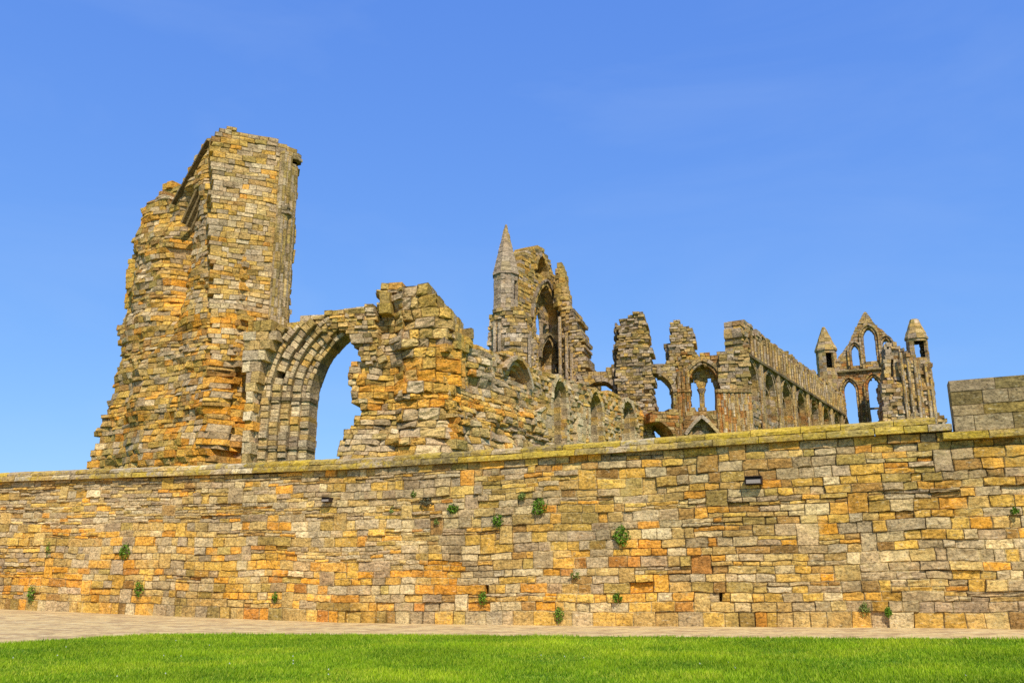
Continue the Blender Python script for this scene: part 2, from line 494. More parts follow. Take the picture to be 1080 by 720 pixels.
def sheet(name, xs, yfun, mat, dz, kind='structure', rows=14):
    V = []; Fc = []
    for i, x in enumerate(xs):
        y0, y1 = yfun(x)
        for j in range(rows + 1):
            y = y0 + (y1 - y0) * j / rows; V.append((x, y, ground(x, y) + dz))
    for i in range(len(xs) - 1):
        for j in range(rows):
            a = i * (rows + 1) + j; Fc.append((a, a + rows + 1, a + rows + 2, a + 1))
    me = bpy.data.meshes.new(name); me.from_pydata(V, [], Fc); me.materials.append(mat)
    o = bpy.data.objects.new(name, me); col.objects.link(o); o['kind'] = kind
    return o
m_soil, nt, bs = new_mat('turf_soil')
tc = N(nt, 'ShaderNodeTexCoord').outputs['Object']
nt.links.new(ramp(nt, noise_n(nt, tc, 3, 8, .7), [(.35, (.07, .13, .008)), (.65, (.16, .28, .015))]), bs.inputs['Base Color'])
m_path, nt, bs = new_mat('block_paving')
tc = N(nt, 'ShaderNodeTexCoord').outputs['Object']
mp = N(nt, 'ShaderNodeMapping'); mp.inputs['Rotation'].default_value = (0, 0, math.radians(22.2)); nt.links.new(tc, mp.inputs[0])
br = N(nt, 'ShaderNodeTexBrick'); br.inputs['Scale'].default_value = 1; br.inputs['Brick Width'].default_value = .2; br.inputs['Row Height'].default_value = .1
br.inputs['Mortar Size'].default_value = .006; br.inputs['Color1'].default_value = (*lin(220, 190, 128), 1); br.inputs['Color2'].default_value = (*lin(208, 174, 116), 1)
br.inputs['Mortar'].default_value = (*lin(196, 166, 112), 1); br.inputs['Bias'].default_value = 0; nt.links.new(mp.outputs[0], br.inputs[0])
mp2 = N(nt, 'ShaderNodeMapping'); mp2.inputs['Rotation'].default_value = (0, 0, math.radians(18)); mp2.inputs['Scale'].default_value = (.9, 1.3, 1); nt.links.new(tc, mp2.inputs[0])
c = mixc(nt, 'MIX', ramp(nt, noise_n(nt, mp2.outputs[0], 1.5, 7, .7, .5), [(.47, 0.0), (.55, .85)]), br.outputs[0], lin(172, 140, 98))
c = mixc(nt, 'MIX', ramp(nt, noise_n(nt, mp2.outputs[0], 2.3, 6, .7, .3), [(.52, 0.0), (.60, .75)]), c, lin(224, 198, 142))
c = mixc(nt, 'MULTIPLY', 1.0, c, ramp(nt, noise_n(nt, tc, 9, 6, .7), [(.35, .78), (.65, 1.08)]))
nt.links.new(c, bs.inputs['Base Color'])
xs = [-40, -32] + [-28 + k for k in range(57)] + [32, 40]
sheet('ground', [-400, -40] + xs[1:-1] + [40, 400], lambda x: (-60, wall_y(x) + .5), m_soil, -.03, rows=20)
fx = [-40, -34, -28, -24, -20, -17] + [-15 + .5 * k for k in range(60)] + [15.5, 20, 30, 40]
sheet('lawn', fx, lambda x: (-20, edge_y(x)), m_soil, .015, rows=24)
pathx = [-34, -30, -26, -22, -19, -17] + [-15 + .5 * k for k in range(60)] + [15.5, 20, 30]
sheet('path', pathx, lambda x: (edge_y(x) - .15, wall_y(x) + .1), m_path, .004, rows=10)
# plateau behind the wall
me = bpy.data.meshes.new('abbey_ground'); V = []; Fc = []
gx = list(range(-400, 401, 40)); gy = [0.6, 10, 25, 45, 70, 110, 180, 400, 900]
for x in gx:
    for k in gy:
        V.append((x, max(wall_y(x), -300) + k if abs(x) < 400 else max(wall_y(x), -300) + k, 2.4 + .3 * nz(x * .01, k * .01)))
for i in range(len(gx) - 1):
    for j in range(len(gy) - 1):
        a = i * len(gy) + j; Fc.append((a, a + len(gy), a + len(gy) + 1, a + 1))
me.from_pydata(V, [], Fc); me.materials.append(m_soil)
o = bpy.data.objects.new('abbey_ground', me); col.objects.link(o); o['kind'] = 'structure'

# ------------------------------------------------------------------ grass
m_gr, nt, bs = new_mat('grass_blades')
ga = N(nt, 'ShaderNodeAttribute', attribute_name='Col').outputs['Color']
nt.links.new(ga, bs.inputs['Base Color']); bs.inputs['Roughness'].default_value = .6
tr = N(nt, 'ShaderNodeBsdfTranslucent'); nt.links.new(ga, tr.inputs[0])
ms = N(nt, 'ShaderNodeMixShader'); ms.inputs[0].default_value = .4
nt.links.new(bs.outputs[0], ms.inputs[1]); nt.links.new(tr.outputs[0], ms.inputs[2])
nt.links.new(ms.outputs[0], [n for n in nt.nodes if n.type == 'OUTPUT_MATERIAL'][0].inputs[0])
def grass():
    rg = np.random.default_rng(3); NB = 380000
    y = 8.2 + (21.5 - 8.2) * rg.random(NB) ** 1.15
    x = (rg.random(NB) * 2 - 1) * (.62 * y + 1.6)
    ey = np.interp(x, EX, EY) + .05 * np.sin(x * 2.3) + .04 * np.sin(x * 7) + .08 * rg.standard_normal(NB)
    ok = y < ey; x = x[ok]; y = y[ok]; n = len(x)
    gx_ = np.interp(x, [a for a, _ in GW], [b for _, b in GW]); t = np.clip((y - 8) / 9, 0, 1); z = gx_ * t * t * (3 - 2 * t) + .01
    f = np.array([nz(a * .8, b * .8, 1.0) + .6 * nz(a * 3, b * 3, 5.0) for a, b in zip(x, y)])
    h = (.035 + .03 * rg.random(n)) * (1 + .45 * f); wd = .006 + .006 * rg.random(n)
    h[rg.random(n) < .015] *= 1.8
    a = rg.random(n) * 2 * math.pi; lean = rg.standard_normal((n, 2)) * .022
    v = np.empty((n, 3, 3))
    v[:, 0, 0] = x - np.cos(a) * wd; v[:, 0, 1] = y - np.sin(a) * wd; v[:, 0, 2] = z
    v[:, 1, 0] = x + np.cos(a) * wd; v[:, 1, 1] = y + np.sin(a) * wd; v[:, 1, 2] = z
    v[:, 2, 0] = x + lean[:, 0]; v[:, 2, 1] = y + lean[:, 1]; v[:, 2, 2] = z + h
    base = np.array([.37, .52, .012]); yel = np.array([.60, .66, .06]); dk = np.array([.17, .31, .008])
    k = np.clip(.5 + .75 * f + .22 * rg.standard_normal(n), 0, 1)[:, None]
    c = dk * (1 - k) + base * k; q = (rg.random(n) < .22)[:, None]
    c = np.where(q, c * .4 + yel * .6, c) * 1.22
    pt_ = np.array([nz(a * .35, b * .5, 12.0) for a, b in zip(x, y)])[:, None]
    c = c * (1 + .35 * pt_) * np.where(pt_ > .12, np.array([1.12, 1.0, 1.2]), 1.0)
    nd = 34; xd = (rg.random(nd) * 2 - 1) * 9; yd = 10.5 + rg.random(nd) * 7; keep_ = yd < np.interp(xd, EX, EY) - .3; xd = xd[keep_]; yd = yd[keep_]; nd = len(xd)
    vd = np.empty((nd, 3, 3)); rr_ = .009 + .005 * rg.random(nd)
    for q_ in range(3):
        vd[:, q_, 0] = xd + rr_ * math.cos(q_ * 2.1); vd[:, q_, 1] = yd + rr_ * math.sin(q_ * 2.1) ; vd[:, q_, 2] = .075 + .02 * (q_ == 1)
    v = np.concatenate([v, vd]); c = np.concatenate([c, np.tile(np.array([[.75, .75, .62]]), (nd, 1))]); n += nd
    me = bpy.data.meshes.new('grass')
    me.vertices.add(n * 3); me.vertices.foreach_set('co', v.ravel())
    me.loops.add(n * 3); me.loops.foreach_set('vertex_index', np.arange(n * 3, dtype=np.int32))
    me.polygons.add(n); me.polygons.foreach_set('loop_start', np.arange(0, n * 3, 3, dtype=np.int32))
    me.update(calc_edges=True)
    at_ = me.color_attributes.new('Col', 'FLOAT_COLOR', 'POINT')
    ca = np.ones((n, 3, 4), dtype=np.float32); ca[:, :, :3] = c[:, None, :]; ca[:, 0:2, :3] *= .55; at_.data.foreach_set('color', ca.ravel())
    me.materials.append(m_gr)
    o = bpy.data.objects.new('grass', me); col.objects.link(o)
    o['kind'] = 'stuff'; o['label'] = 'bright green short mown grass blades covering the lawn'; o['category'] = 'grass'
grass()

# ------------------------------------------------------------------ boundary wall
def wz(s): return gwall(s * WD.x)
class WallPlane(Plane):
    def pt(self, s, z, dep=0.0):
        p = self.O + self.d * s + self.n * dep
        return Vector((p.x, p.y, z + wz(s)))
WP = WallPlane(WO, WD)
S_STEP = WALL.s_at(1005, 4.6)
HT = 4.26
wall_root = thing('boundary_wall', 'long coursed sandstone boundary wall with lichen topped coping behind the path', 'wall', (0, 23.77, 0))
wall_col = zones({'tan': 3.4, 'gold': 2.4, 'grey': 4.0, 'mauve': 1.0, 'olive': .9, 'brown': .9, 'orange': 1.3, 'pale': 1.3, 'rust': .12}, [
    (120, 530, 130, 30, {'grey': 3, 'mauve': 2, 'tan': 1}, 1), (250, 610, 190, 28, {'orange': 5.5, 'gold': 2, 'rust': .4}, 1), (60, 610, 70, 30, {'orange': 3, 'pale': 1}, 1),
    (500, 620, 130, 28, {'orange': 3, 'rust': .5, 'pale': 1.5}, 1), (690, 600, 60, 40, {'orange': 3.5, 'rust': 1.5}, 1), (690, 650, 400, 8, {'tan': 5, 'pale': 3, 'gold': 1}, 1),
    (430, 535, 70, 35, {'grey': 4, 'mauve': 3, 'pale': 1}, 1), (640, 560, 60, 30, {'grey': 3, 'pale': 1}, 1), (600, 485, 300, 14, {'olive': 3, 'brown': 2, 'grey': 1}, 1),
    (850, 490, 200, 30, {'olive': 3.5, 'brown': 2.2, 'gold': 1}, 1), (950, 560, 150, 50, {'gold': 2.5, 'grey': 2, 'orange': 1.3}, 1), (850, 625, 150, 30, {'olive': 1.5, 'grey': 2, 'gold': 2}, 1),
    (1040, 520, 40, 40, {'orange': 2, 'gold': 2}, 1), (730, 570, 30, 70, {'pale': 4, 'tan': 3}, 1), (120, 630, 160, 10, {'tan': 5}, 1)])
MORT = [tuple(v * .7 for v in lin(160, 134, 90)), tuple(v * .95 for v in lin(184, 160, 112)), tuple(v * .35 for v in lin(110, 86, 52))]
SLOTS = [WALL.sz(x, y) for x, y in [(807, 552), (760, 632), (937, 644), (513, 623)]]
SLOTS = [(s, z - wz(s)) for s, z in SLOTS]
def wall_face():
    mb = MB()
    rows = [0, .34]
    while rows[-1] < HT - .2:
        rows.append(rows[-1] + R.choice([.18, .2, .22, .24, .26]))
    k = (HT - .34) / (rows[-1] - .34)
    rows = [0] + [.34 + (r - .34) * k for r in rows[1:]]
    rows[0] = -.25
    SA, SB = -27.0, 17.0
    taken = {r: [] for r in range(len(rows))}
    def put(s0, s1, z0, z1):
        if s1 - s0 < .03: return
        sm, zm = (s0 + s1) / 2, (z0 + z1) / 2
        X, Y = WALL.px(sm, zm + wz(sm))
        c = wall_col(X, Y)
        # mortar: pale where repointed, dark where it has fallen out
        nm = nz(sm * .35, zm * .7, 4.4)
        mc = MORT[1] if nm > .12 else (MORT[2] if R.random() < .28 + (.3 if nm < -.2 else 0) else MORT[0])
        rough = 1 + 1.5 * max(0, nz(sm * .25, zm * .5, 8.1))
        slot = any(s0 - .02 < a < s1 + .02 and z0 < b < z1 for a, b in SLOTS)
        big = R.random() < .08
        fr = R.gauss(0, .014 * rough) + (-.04 if big else 0) + .05 * nz(sm * .3, zm * .4, 2.0)
        if zm < .34: fr += .02
        stone(mb, WP, s0, s1, s0 + R.uniform(-.012, .012) * 0, s1, z0, z1, fr, -.45, c, mc,
              b=R.uniform(.012, .022), rec=R.uniform(.010, .026), rg=.008 * rough, nx=max(1, min(5, int((s1 - s0) / .13))), ny=2, warp=.06, fw=.024)
    def fill(s0, s1, z0, z1, thin):
        while s0 < s1 - 1e-6:
            h = z1 - z0
            w = R.choice([R.uniform(.22, .4), R.uniform(.33, .6), R.uniform(.33, .6), R.uniform(.5, .85)]) * (1.0 if h > .16 else .95)
            if s1 - s0 - w < .2: w = s1 - s0
            # slot-shaped weep holes; a near-black stone paints the shade inside
            hit = [a for a, b in SLOTS if s0 + .06 < a < s0 + w - .06 and z0 < b < z1]
            if hit:
                a = hit[0]; put(s0, a - .035, z0, z1)
                c = lin(26, 20, 14); stone(mb, WP, a - .035, a + .035, a - .035, a + .035, z0, z1, -.25, -.45, c, c, .01, .01, .003, 1, 1, .06, fw=.022)
                put(a + .035, s0 + w, z0, z1)
            else: put(s0, s0 + w, z0, z1)
            s0 += w
    for r in range(len(rows) - 1):
        z0, z1 = rows[r], rows[r + 1]
        # tall stones reach into the next course
        s = SA
        if r < len(rows) - 2 and r > 0:
            while s < SB:
                s += R.uniform(5, 18)
                w = R.uniform(.35, .6)
                if any(a < s + w + .1 and b > s - .1 for a, b in taken[r]): continue
                if z1 - z0 + rows[r + 2] - z1 < .52:
                    taken[r].append((s, s + w)); taken[r + 1].append((s, s + w)); put(s, s + w, z0, rows[r + 2])
        free = []; p = SA
        for a, b in sorted(taken[r]):
            if a > p: free.append((p, a))
            p = max(p, b)
        free.append((p, SB))
        for a, b in free:
            while a < b - 1e-6:
                L = R.uniform(.9, 3.2)
                if b - a - L < .5: L = b - a
                X, Y = WALL.px(a, z0)
                pthin = .12 + (.5 if (X < 330 and z0 > 2.6) else 0) + .25 * max(0, nz(a * .3, z0, 6.6) * 2)
                if r > 0 and R.random() < pthin:
                    m = z0 + (z1 - z0) * R.uniform(.38, .62)
                    fill(a, a + L, z0, m, True); fill(a, a + L, m, z1, True)
                else: fill(a, a + L, z0, z1, False)
                a += L
    mb.build('stone_face', M_WALL, wall_root)
wall_face()
def wall_core():
    mb = MB(); n = 44; c = lin(130, 110, 75)
    ss = [-27 + i * (S_STEP + 27) / n for i in range(n + 1)] + [S_STEP + i * (17 - S_STEP) / 6 for i in range(1, 7)]
    for a, b in zip(ss, ss[1:]):
        V = [WP.pt(s, z, d) for s in (a, b) for z in (-.3, 4.235) for d in (-.44, -.95)]
        mb.add(V, [(0, 1, 5, 4), (2, 6, 7, 3), (1, 3, 7, 5), (0, 4, 6, 2)], c)
    mb.build('rubble_core', M_WALL, wall_root)
wall_core()
cope_col = zones({'lichen': 1.0, 'olive': 2.2, 'grey': 2, 'tan': 1.8, 'stain': 1.2}, [(60, 500, 250, 60, {'grey': 6, 'pale': 3, 'tan': 3}, 1), (300, 485, 130, 30, {'olive': 3, 'lichen': 1.5, 'stain': 2}, 1),
    (420, 480, 180, 20, {'lichen': 1.5, 'olive': 4, 'stain': 2}, 1), (640, 468, 180, 20, {'lichen': 3}, 1), (900, 450, 140, 20, {'lichen': 5}, 1)], .2)
def coping():
    mb = MB()
    # lower, projecting slabs
    for (z0, z1, f0, f1, lmin, lmax, end) in ((HT, HT + .165, .15, .13, .5, 1.15, S_STEP - .03), (HT + .172, 4.6, .085, -.02, .55, 1.2, S_STEP - .35)):
        s = -27.0
        while s < end - 1e-6:
            w = R.uniform(lmin, lmax)
            if end - s - w < .4: w = end - s
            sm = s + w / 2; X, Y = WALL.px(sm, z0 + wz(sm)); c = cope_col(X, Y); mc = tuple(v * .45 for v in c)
            j = R.gauss(0, .014); dz = R.uniform(-.012, .012); g = .008
            V = []; C = []
            nseg = 5
            for i in range(nseg + 1):
                ss = s + g + (w - 2 * g) * i / nseg
                e = .012 if i in (0, nseg) else 0
                r1, r2, r3, r4 = (R.uniform(-.012, .012) for _ in range(4))
                prof = [(-.95, z0), (0, z0), (f0 + j - e + r1, z0 + .002), (f0 + j - e + r2, z0 + (z1 - z0) * .5 + r3), (f1 + j - e + r4, z1 - .02 + dz), (f1 - .05 + j, z1 + dz + r1 * .6), (-.95, z1 + .03)]
                for d, z in prof:
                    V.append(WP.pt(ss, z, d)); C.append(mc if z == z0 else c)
            m = 7; Fc = []
            for i in range(nseg):
                for k in range(m):
                    a = i * m + k; b = i * m + (k + 1) % m; Fc.append((a, b, b + m, a + m))
            Fc.append(tuple(range(m))); Fc.append(tuple(nseg * m + k for k in reversed(range(m))))
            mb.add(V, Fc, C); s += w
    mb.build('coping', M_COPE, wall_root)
coping()
def raised():
    mb = MB()
    cc = zones({'stain': 4, 'olive': 2.2, 'grey': 1.6, 'dark': .2}, [(1030, 415, 25, 12, {'grey': 4, 'mauve': 2}, 1), (1050, 450, 25, 8, {'grey': 3}, 1)])
    z = 4.22
    hs = [.37, .24, .31, .27]
    for k, h in enumerate(hs):
        s = S_STEP + .02
        first = True
        while s < 17:
            w = R.uniform(.45, .95) * (1.4 if k in (1, 3) and R.random() < .4 else 1)
            if first: w *= R.choice([.5, .8, 1.1]); first = False
            X, Y = WALL.px(s + w / 2, z + h / 2); c = tuple(v * 1.08 for v in cc(X, Y))
            stone(mb, WP, s, s + w, s, s + w, z, z + h, R.gauss(.0, .008), -.5, c, tuple(v * .45 for v in c), .012, .016, .006, 4, 2, .02)
            s += w
        z += h
    o = mb.build('upper_blockwork', M_WALL, wall_root)
    o['label'] = 'taller section of dark grey weathered blocks with a straight end'
    mb = MB(); s = S_STEP - .25
    lc = zones({'lichen': 2, 'olive': 3, 'grey': 2, 'pale': 1.2}, [(1070, 458, 30, 12, {'pale': 8}, 1)])
    while s < 17:
        w = R.uniform(.9, 1.7); X, Y = WALL.px(s + w / 2, 4.1); c = lc(X, Y)
        stone(mb, WP, s, s + w, s, s + w, 4.05, 4.22, .12 + R.gauss(0, .006), -.5, c, tuple(v * .6 for v in c), .012, .02, .008, 5, 2, .0)
        s += w
    mb.build('ledge', M_COPE, wall_root)
raised()

# ------------------------------------------------------------------ the ruined abbey
ZB = 2.3
# ---- west tower stump ----
TA = plane_through(225, 37.0, 312, 38.4, 300)
TBp = plane_through(100, 42.3, 228, 37.0, 350)
r0 = at(230, 480, 38)
tower = thing('ruined_tower', 'tall broken tower stump of orange and grey stone at the far left of the ruins', 'ruin', (r0.x, r0.y, ZB))
ta_col = zones({'tan': 3.5, 'gold': 1.8, 'grey': 3.8, 'pale': 1.8, 'olive': .8, 'orange': .5, 'brown': .4}, [
    (240, 445, 28, 55, {'orange': 30, 'gold': 3}, 1), (285, 300, 35, 30, {'orange': 3, 'gold': 3}, 1), (232, 250, 14, 90, {'grey': 4}, 1), (250, 300, 30, 40, {'pale': 3}, 1),
    (265, 345, 25, 18, {'orange': 6, 'gold': 2}, 1), (245, 145, 50, 14, {'olive': 4, 'brown': 2}, 1), (200, 450, 45, 30, {'orange': 3.5, 'gold': 2}, 1), (300, 220, 14, 100, {'olive': 4, 'grey': 4}, 1)])
def ta_rel(X, Y, s, z):
    d = .12 * nz(s * .6, z * .6, 1) + .07 * nz(s * 2, z * 2, 2)
    if Y > 330: d += .18 * min(1, (Y - 330) / 40) * nz(s * 1.1, z * 1.2, 7)
    if X < 236: d -= .06 * ((236 - X) / 14)
    if Y > 380 and X > 232: d -= .3 * min(1, (Y - 380) / 30) * min(1, (X - 232) / 8)
    return d
mb = MB()
masonry(mb, TA, P2(TA, [(222, 440), (222, 300), (222, 250), (222, 200), (222, 165), (222, 150), (227, 143), (236, 135), (247, 133), (254, 140), (262, 143), (277, 144), (291, 147), (300, 153), (303, 170), (301, 240), (297, 300), (295, 338), (275, 342), (276, 348), (274, 380), (272, 440)], ZB),
        course=.235, width=(.25, .6), thick=2.2, jit=.016, relief=ta_rel, colour=ta_col, ragged=.5, rg=.015, rec=.03, b=.02, warp=.1, mort=.45)
tw_face = mb.build('ashlar_face', M_RUIN, tower)
mb = MB()
tb_col = zones({'tan': 3.2, 'gold': 3.4, 'grey': 3.2, 'olive': 1.6, 'brown': 1.0, 'orange': 1.0, 'pale': .8}, [(190, 290, 14, 60, {'orange': 8, 'gold': 3}, 1), (180, 450, 60, 35, {'orange': 6, 'gold': 3}, 1), (228, 430, 22, 50, {'orange': 14, 'gold': 3, 'grey': 1}, 1), (130, 320, 14, 60, {'gold': 3, 'olive': 2}, 1), (215, 260, 12, 80, {'grey': 5}, 1)])
def tb_rel(X, Y, s, z):
    edge_ = min(1, max(0, (X - 192) / 22))
    d = .2 * nz(s * .7, z * .55, 11) + (.17 - .07 * edge_) * nz(s * 1.6, z * 1.9, 12) + .07 * nz(s * 4, z * 5, 13)
    # deep slanting groove where the vault sprang
    d += .18 * edge_ - .10 * max(0, X - 222) ** 1.1
    gx = 204 - (Y - 190) * .17
    g = math.exp(-((X - gx) / 6.5) ** 2) * (1 if Y < 310 else max(0, 1 - (Y - 310) / 50)) * min(1, max(0, (Y - 196) / 14))
    d -= 1.15 * g
    if Y > 300: d += (Y - 300) / 190 * .55 * (.6 + .4 * nz(s * .9, 3, 3)) * min(1, max(0, (216 - X) / 30))
    d += .25 * math.exp(-((X - 160) / 22) ** 2)
    d += .06 * math.sin(z * 3.1 + 1.5 * nz(s, z, 5))
    return max(d, -1.4)
masonry(mb, TBp, P2(TBp, [(104, 488), (108, 465), (113, 445), (119, 422), (125, 400), (128, 375), (127, 350), (131, 330), (138, 300), (143, 272), (147, 241), (156, 219), (166, 212), (171, 203), (178, 207), (184, 215), (194, 191), (206, 169), (219, 147), (229, 141), (237, 145), (239, 200), (240, 300)], ZB),
        course=.225, width=(.22, .52), thick=3.0, jit=.025, relief=tb_rel, colour=tb_col, ragged=.8, rg=.018, rec=.035, b=.025, warp=.14, mort=.45, vary=.4, fw=.02)
mb.build('broken_side', M_RUIN, tower)
mb = MB()
bp = plane_through(120, 45.5, 200, 42.5, 250)
masonry(mb, bp, P2(bp, [(131, 400), (132, 330), (134, 276), (141, 275), (146, 300), (150, 400)], ZB), course=.3, width=(.4, .7), thick=1.2, colour=zones({'gold': 5, 'olive': 3, 'orange': 1}, []), relief=None, ragged=.4, mort=.5)
masonry(mb, bp, P2(bp, [(166, 300), (170, 212), (171, 195), (180, 194), (187, 195), (194, 190), (200, 192), (200, 300)], ZB), course=.3, width=(.4, .7), thick=1.2, colour=zones({'gold': 5, 'olive': 3, 'orange': 1}, []), ragged=.4, mort=.5)
mb.build('rear_wall', M_RUIN, tower)
mb = MB()
def tp(x, y, d=0.0): s, z = TA.sz(x, y); return TA.pt(s, z, d)
# right hand return with attached shafts
grs = zones({'grey': 4, 'olive': 2.5, 'tan': 2, 'stain': 1.5}, [])
for (x, d, r) in ((291.5, .06, .22), (296.5, .04, .17), (301, -.1, .2), (305, -.38, .17)):
    s, _ = TA.sz(x, 250); p = TA.pt(s + .1, 0, d)
    mb = MB(); shaft(mb, p.x, p.y, r, TA.sz(x, 345)[1], TA.sz(x, 160 if x < 300 else 172)[1], grs, .42, 10)
    mb.build('wall_shaft', M_RUIN, tower)
mb = MB()
rp = plane_through(303, 39.2, 316, 39.6, 250)
masonry(mb, rp, P2(rp, [(299, 345), (300, 160), (303, 153), (308, 154), (315, 157), (315.5, 172), (312, 227), (310, 269), (306, 310), (304, 345)], ZB), course=.32, width=(.3, .5), thick=1.6, colour=zones({'gold': 4, 'olive': 3, 'tan': 2}, []), ragged=.25, mort=.5)
mb.build('return_wall', M_RUIN, tower)
for (x, y) in ((311, 168), (299, 223)):
    mb = MB(); p = at(x, y, 38.9 if x > 305 else 38.1); drum(mb, p.x, p.y, lambda z: .33, p.z - .2, p.z + .2, .18, 8, zones({'stain': 3, 'grey': 1}, []), jit=.05)
    mb.build('corbel', M_RUIN, tower)
mb = MB()
a = tp(183, 218, -.15); b = tp(222, 152, .35)
a = TBp.pt(*TBp.sz(184, 216, .12), .12); b = TBp.pt(*TBp.sz(221, 149, .2), .2)
beam(mb, a, b, .35, .09, lin(110, 94, 62))
s0, z0 = TBp.sz(194, 236); s1, z1 = TBp.sz(214, 192)
for k in range(3):
    a = TBp.pt(s0 + .25 * k, z0 - .2 * k, .05 - .1 * k); b = TBp.pt(s1 + .25 * k, z1 - .15 * k, .05 - .1 * k); beam(mb, a, b, .22, .14, lin(140, 116, 72))
mb.build('vault_rib', M_RUIN, tower)

# ---- archway ----
AO = at(340, 450, 36.7)
WB = Plane((AO.x, AO.y), (.975, -.222))
arch_t = thing('ruined_archway', 'broken pointed archway of stepped grey mouldings between the tall tower and the craggy pier', 'archway', (AO.x, AO.y, ZB))
ac = zones({'grey': 3.5, 'pale': 3, 'tan': 3.4, 'mauve': .6, 'gold': .5}, [(255, 455, 8, 14, {'orange': 3}, 1), (300, 341, 60, 7, {'olive': 8, 'lichen': 3}, 1), (345, 350, 20, 10, {'stain': 3, 'tan': 2}, 1)])
D0 = -.75
sL, sR, zs, rise = arch_from_px(WB, 326.5, 420, 396, 353, D0)
topline = lambda X: 344 - (X - 258) * .06 if X < 300 else (341 - (X - 300) * .19)
mb = MB()
for k in range(6):
    st = .39 * k; fr = D0 + .17 * k
    def keep(X, Y, k=k):
        if Y < topline(X) + 2: return False
        if X > 362 + (13 if k == 0 else 4) and (Y > 384 or k > 1): return False
        if k > 2 and X > 322 + (6 - k) * 4: return False
        if X < 256: return False
        if k > 1 and Y < 400 and R.random() < .035: return False
        return True
    ring(mb, WB, sL - st, sR + st, zs, rise + st * .95, .40, fr, fr - .85, ac, vl=.27, zb=ZB, keep=keep, jit=.045, bev=.03, split=(1 if k % 2 else 2))
mb.build('arch_order', M_RUIN, arch_t)
for (dz0, dz1, c3) in ((-.14, .02, (132, 114, 82)), (-2.25, -2.12, (156, 136, 100))):
    mb = MB()
    for k in range(6):
        st = .39 * k; fr = D0 + .17 * k
        block(mb, WB, [(sL - st - .42, zs + dz0), (sL - st + .05, zs + dz0), (sL - st + .07, zs + dz1), (sL - st - .42, zs + dz1)], fr + .06, fr - .7, lin(*c3))
    mb.build('impost_band', M_RUIN, arch_t)
mb = MB()
masonry(mb, WB, P2(WB, [(258, 440), (258, 352), (262, 346), (285, 343), (305, 338), (341, 331), (370, 326), (393, 322), (396, 330), (396, 440)], ZB, D0 - .3), [arch_hole(sL - .2, sR + .2, zs, rise + .2, ZB - 1)],
        course=.24, width=(.3, .7), front=D0 - .3, thick=1.0, colour=ac, ragged=.3, mort=.45)
masonry(mb, WB, P2(WB, [(331, 352), (331, 334), (345, 330), (362, 327), (380, 324), (394, 321), (397, 330), (397, 378), (388, 384), (380, 376), (372, 360), (362, 349), (352, 345), (342, 350)], None, D0 + .3),
        course=.2, width=(.25, .6), front=D0 + .35, thick=.9, jit=.06, colour=zones({'tan': 3, 'grey': 3, 'olive': 2, 'stain': 1, 'gold': 1}, [(360, 326, 50, 5, {'olive': 6}, 1)]), ragged=.5, rg=.03, mort=.4)
mb.build('spandrel_wall', M_RUIN, arch_t)
mb = MB()
# exposed stub of masonry left of the arch
masonry(mb, WB, P2(WB, [(257, 440), (257, 350), (262, 343), (272, 338), (283, 337), (292, 348), (276, 380), (268, 410), (266, 440)], ZB, .55), course=.42, width=(.35, .8), front=.55, thick=2.2, jit=.05, colour=ac, ragged=.2, mort=.5, rg=.03)
mb.build('outer_pier', M_RUIN, arch_t)

# ---- craggy pier ----
CO = at(430, 440, 36.6)
WC = Plane((CO.x, CO.y), (.985, -.17))
pier = thing('ruined_pier', 'craggy eroded pier of big ochre blocks to the right of the pointed archway', 'ruin', (CO.x, CO.y, ZB))
pc = zones({'tan': 3, 'gold': 2.4, 'grey': 3, 'olive': 1, 'pale': 1, 'brown': .5, 'orange': .4}, [
    (380, 400, 14, 26, {'gold': 6, 'orange': 4}, 1), (455, 345, 24, 24, {'olive': 3, 'gold': 4, 'tan': 3}, 1), (455, 400, 45, 34, {'gold': 10, 'orange': 12}, 1), (400, 330, 12, 30, {'olive': 4, 'grey': 3}, 1),
    (440, 312, 30, 12, {'olive': 3, 'grey': 3, 'orange': 1.5}, 1), (400, 460, 60, 14, {'grey': 5, 'pale': 2}, 1)])
def pc_rel(X, Y, s, z):
    d = .22 * nz(s * .8, z * .8, 21) + .14 * nz(s * 2, z * 2.2, 22) + .06 * nz(s * 5, z * 6, 23)
    if Y > 440: d += (Y - 440) / 40 * .6
    if X > 425: d += .25 - .5 * max(0, (X - 455) / 20) ** 2
    if 398 < X < 424 and Y > 320: d -= .25
    return d
mb = MB()
masonry(mb, WC, P2(WC, [(361, 476), (362, 456), (374, 446), (380, 430), (378, 425), (369, 423), (368, 390), (374, 382), (388, 378), (396, 360), (397, 330), (398, 303), (412, 298), (424, 298), (424, 440)], ZB),
        course=.23, width=(.25, .65), thick=2.4, jit=.04, relief=pc_rel, colour=pc, ragged=.6, rg=.03, rec=.04, warp=.12, mort=.5, fw=.04, vary=.4, nx=2, ny=2)
masonry(mb, WC, P2(WC, [(418, 460), (418, 299), (430, 298), (442, 301), (448, 308), (458, 311), (465, 318), (470, 328), (473, 340), (475, 352), (479, 370), (483, 460)], ZB),
        course=.4, width=(.4, 1.1), thick=2.6, jit=.045, relief=pc_rel, colour=pc, ragged=.4, rg=.045, rec=.05, b=.05, warp=.15, mort=.5, fw=.06, vary=.45, nx=3, ny=3)
mb.build('craggy_masonry', M_RUIN, pier)
mb = MB()
masonry(mb, WC, P2(WC, [(399, 330), (398.5, 302), (411, 301), (411, 330)], None, .35), course=.5, width=(.5, .7), front=.35, thick=1.2, colour=zones({'olive': 4, 'gold': 2}, []), ragged=.1, mort=.5, nx=2, ny=2)
mb.build('top_block', M_RUIN, pier)

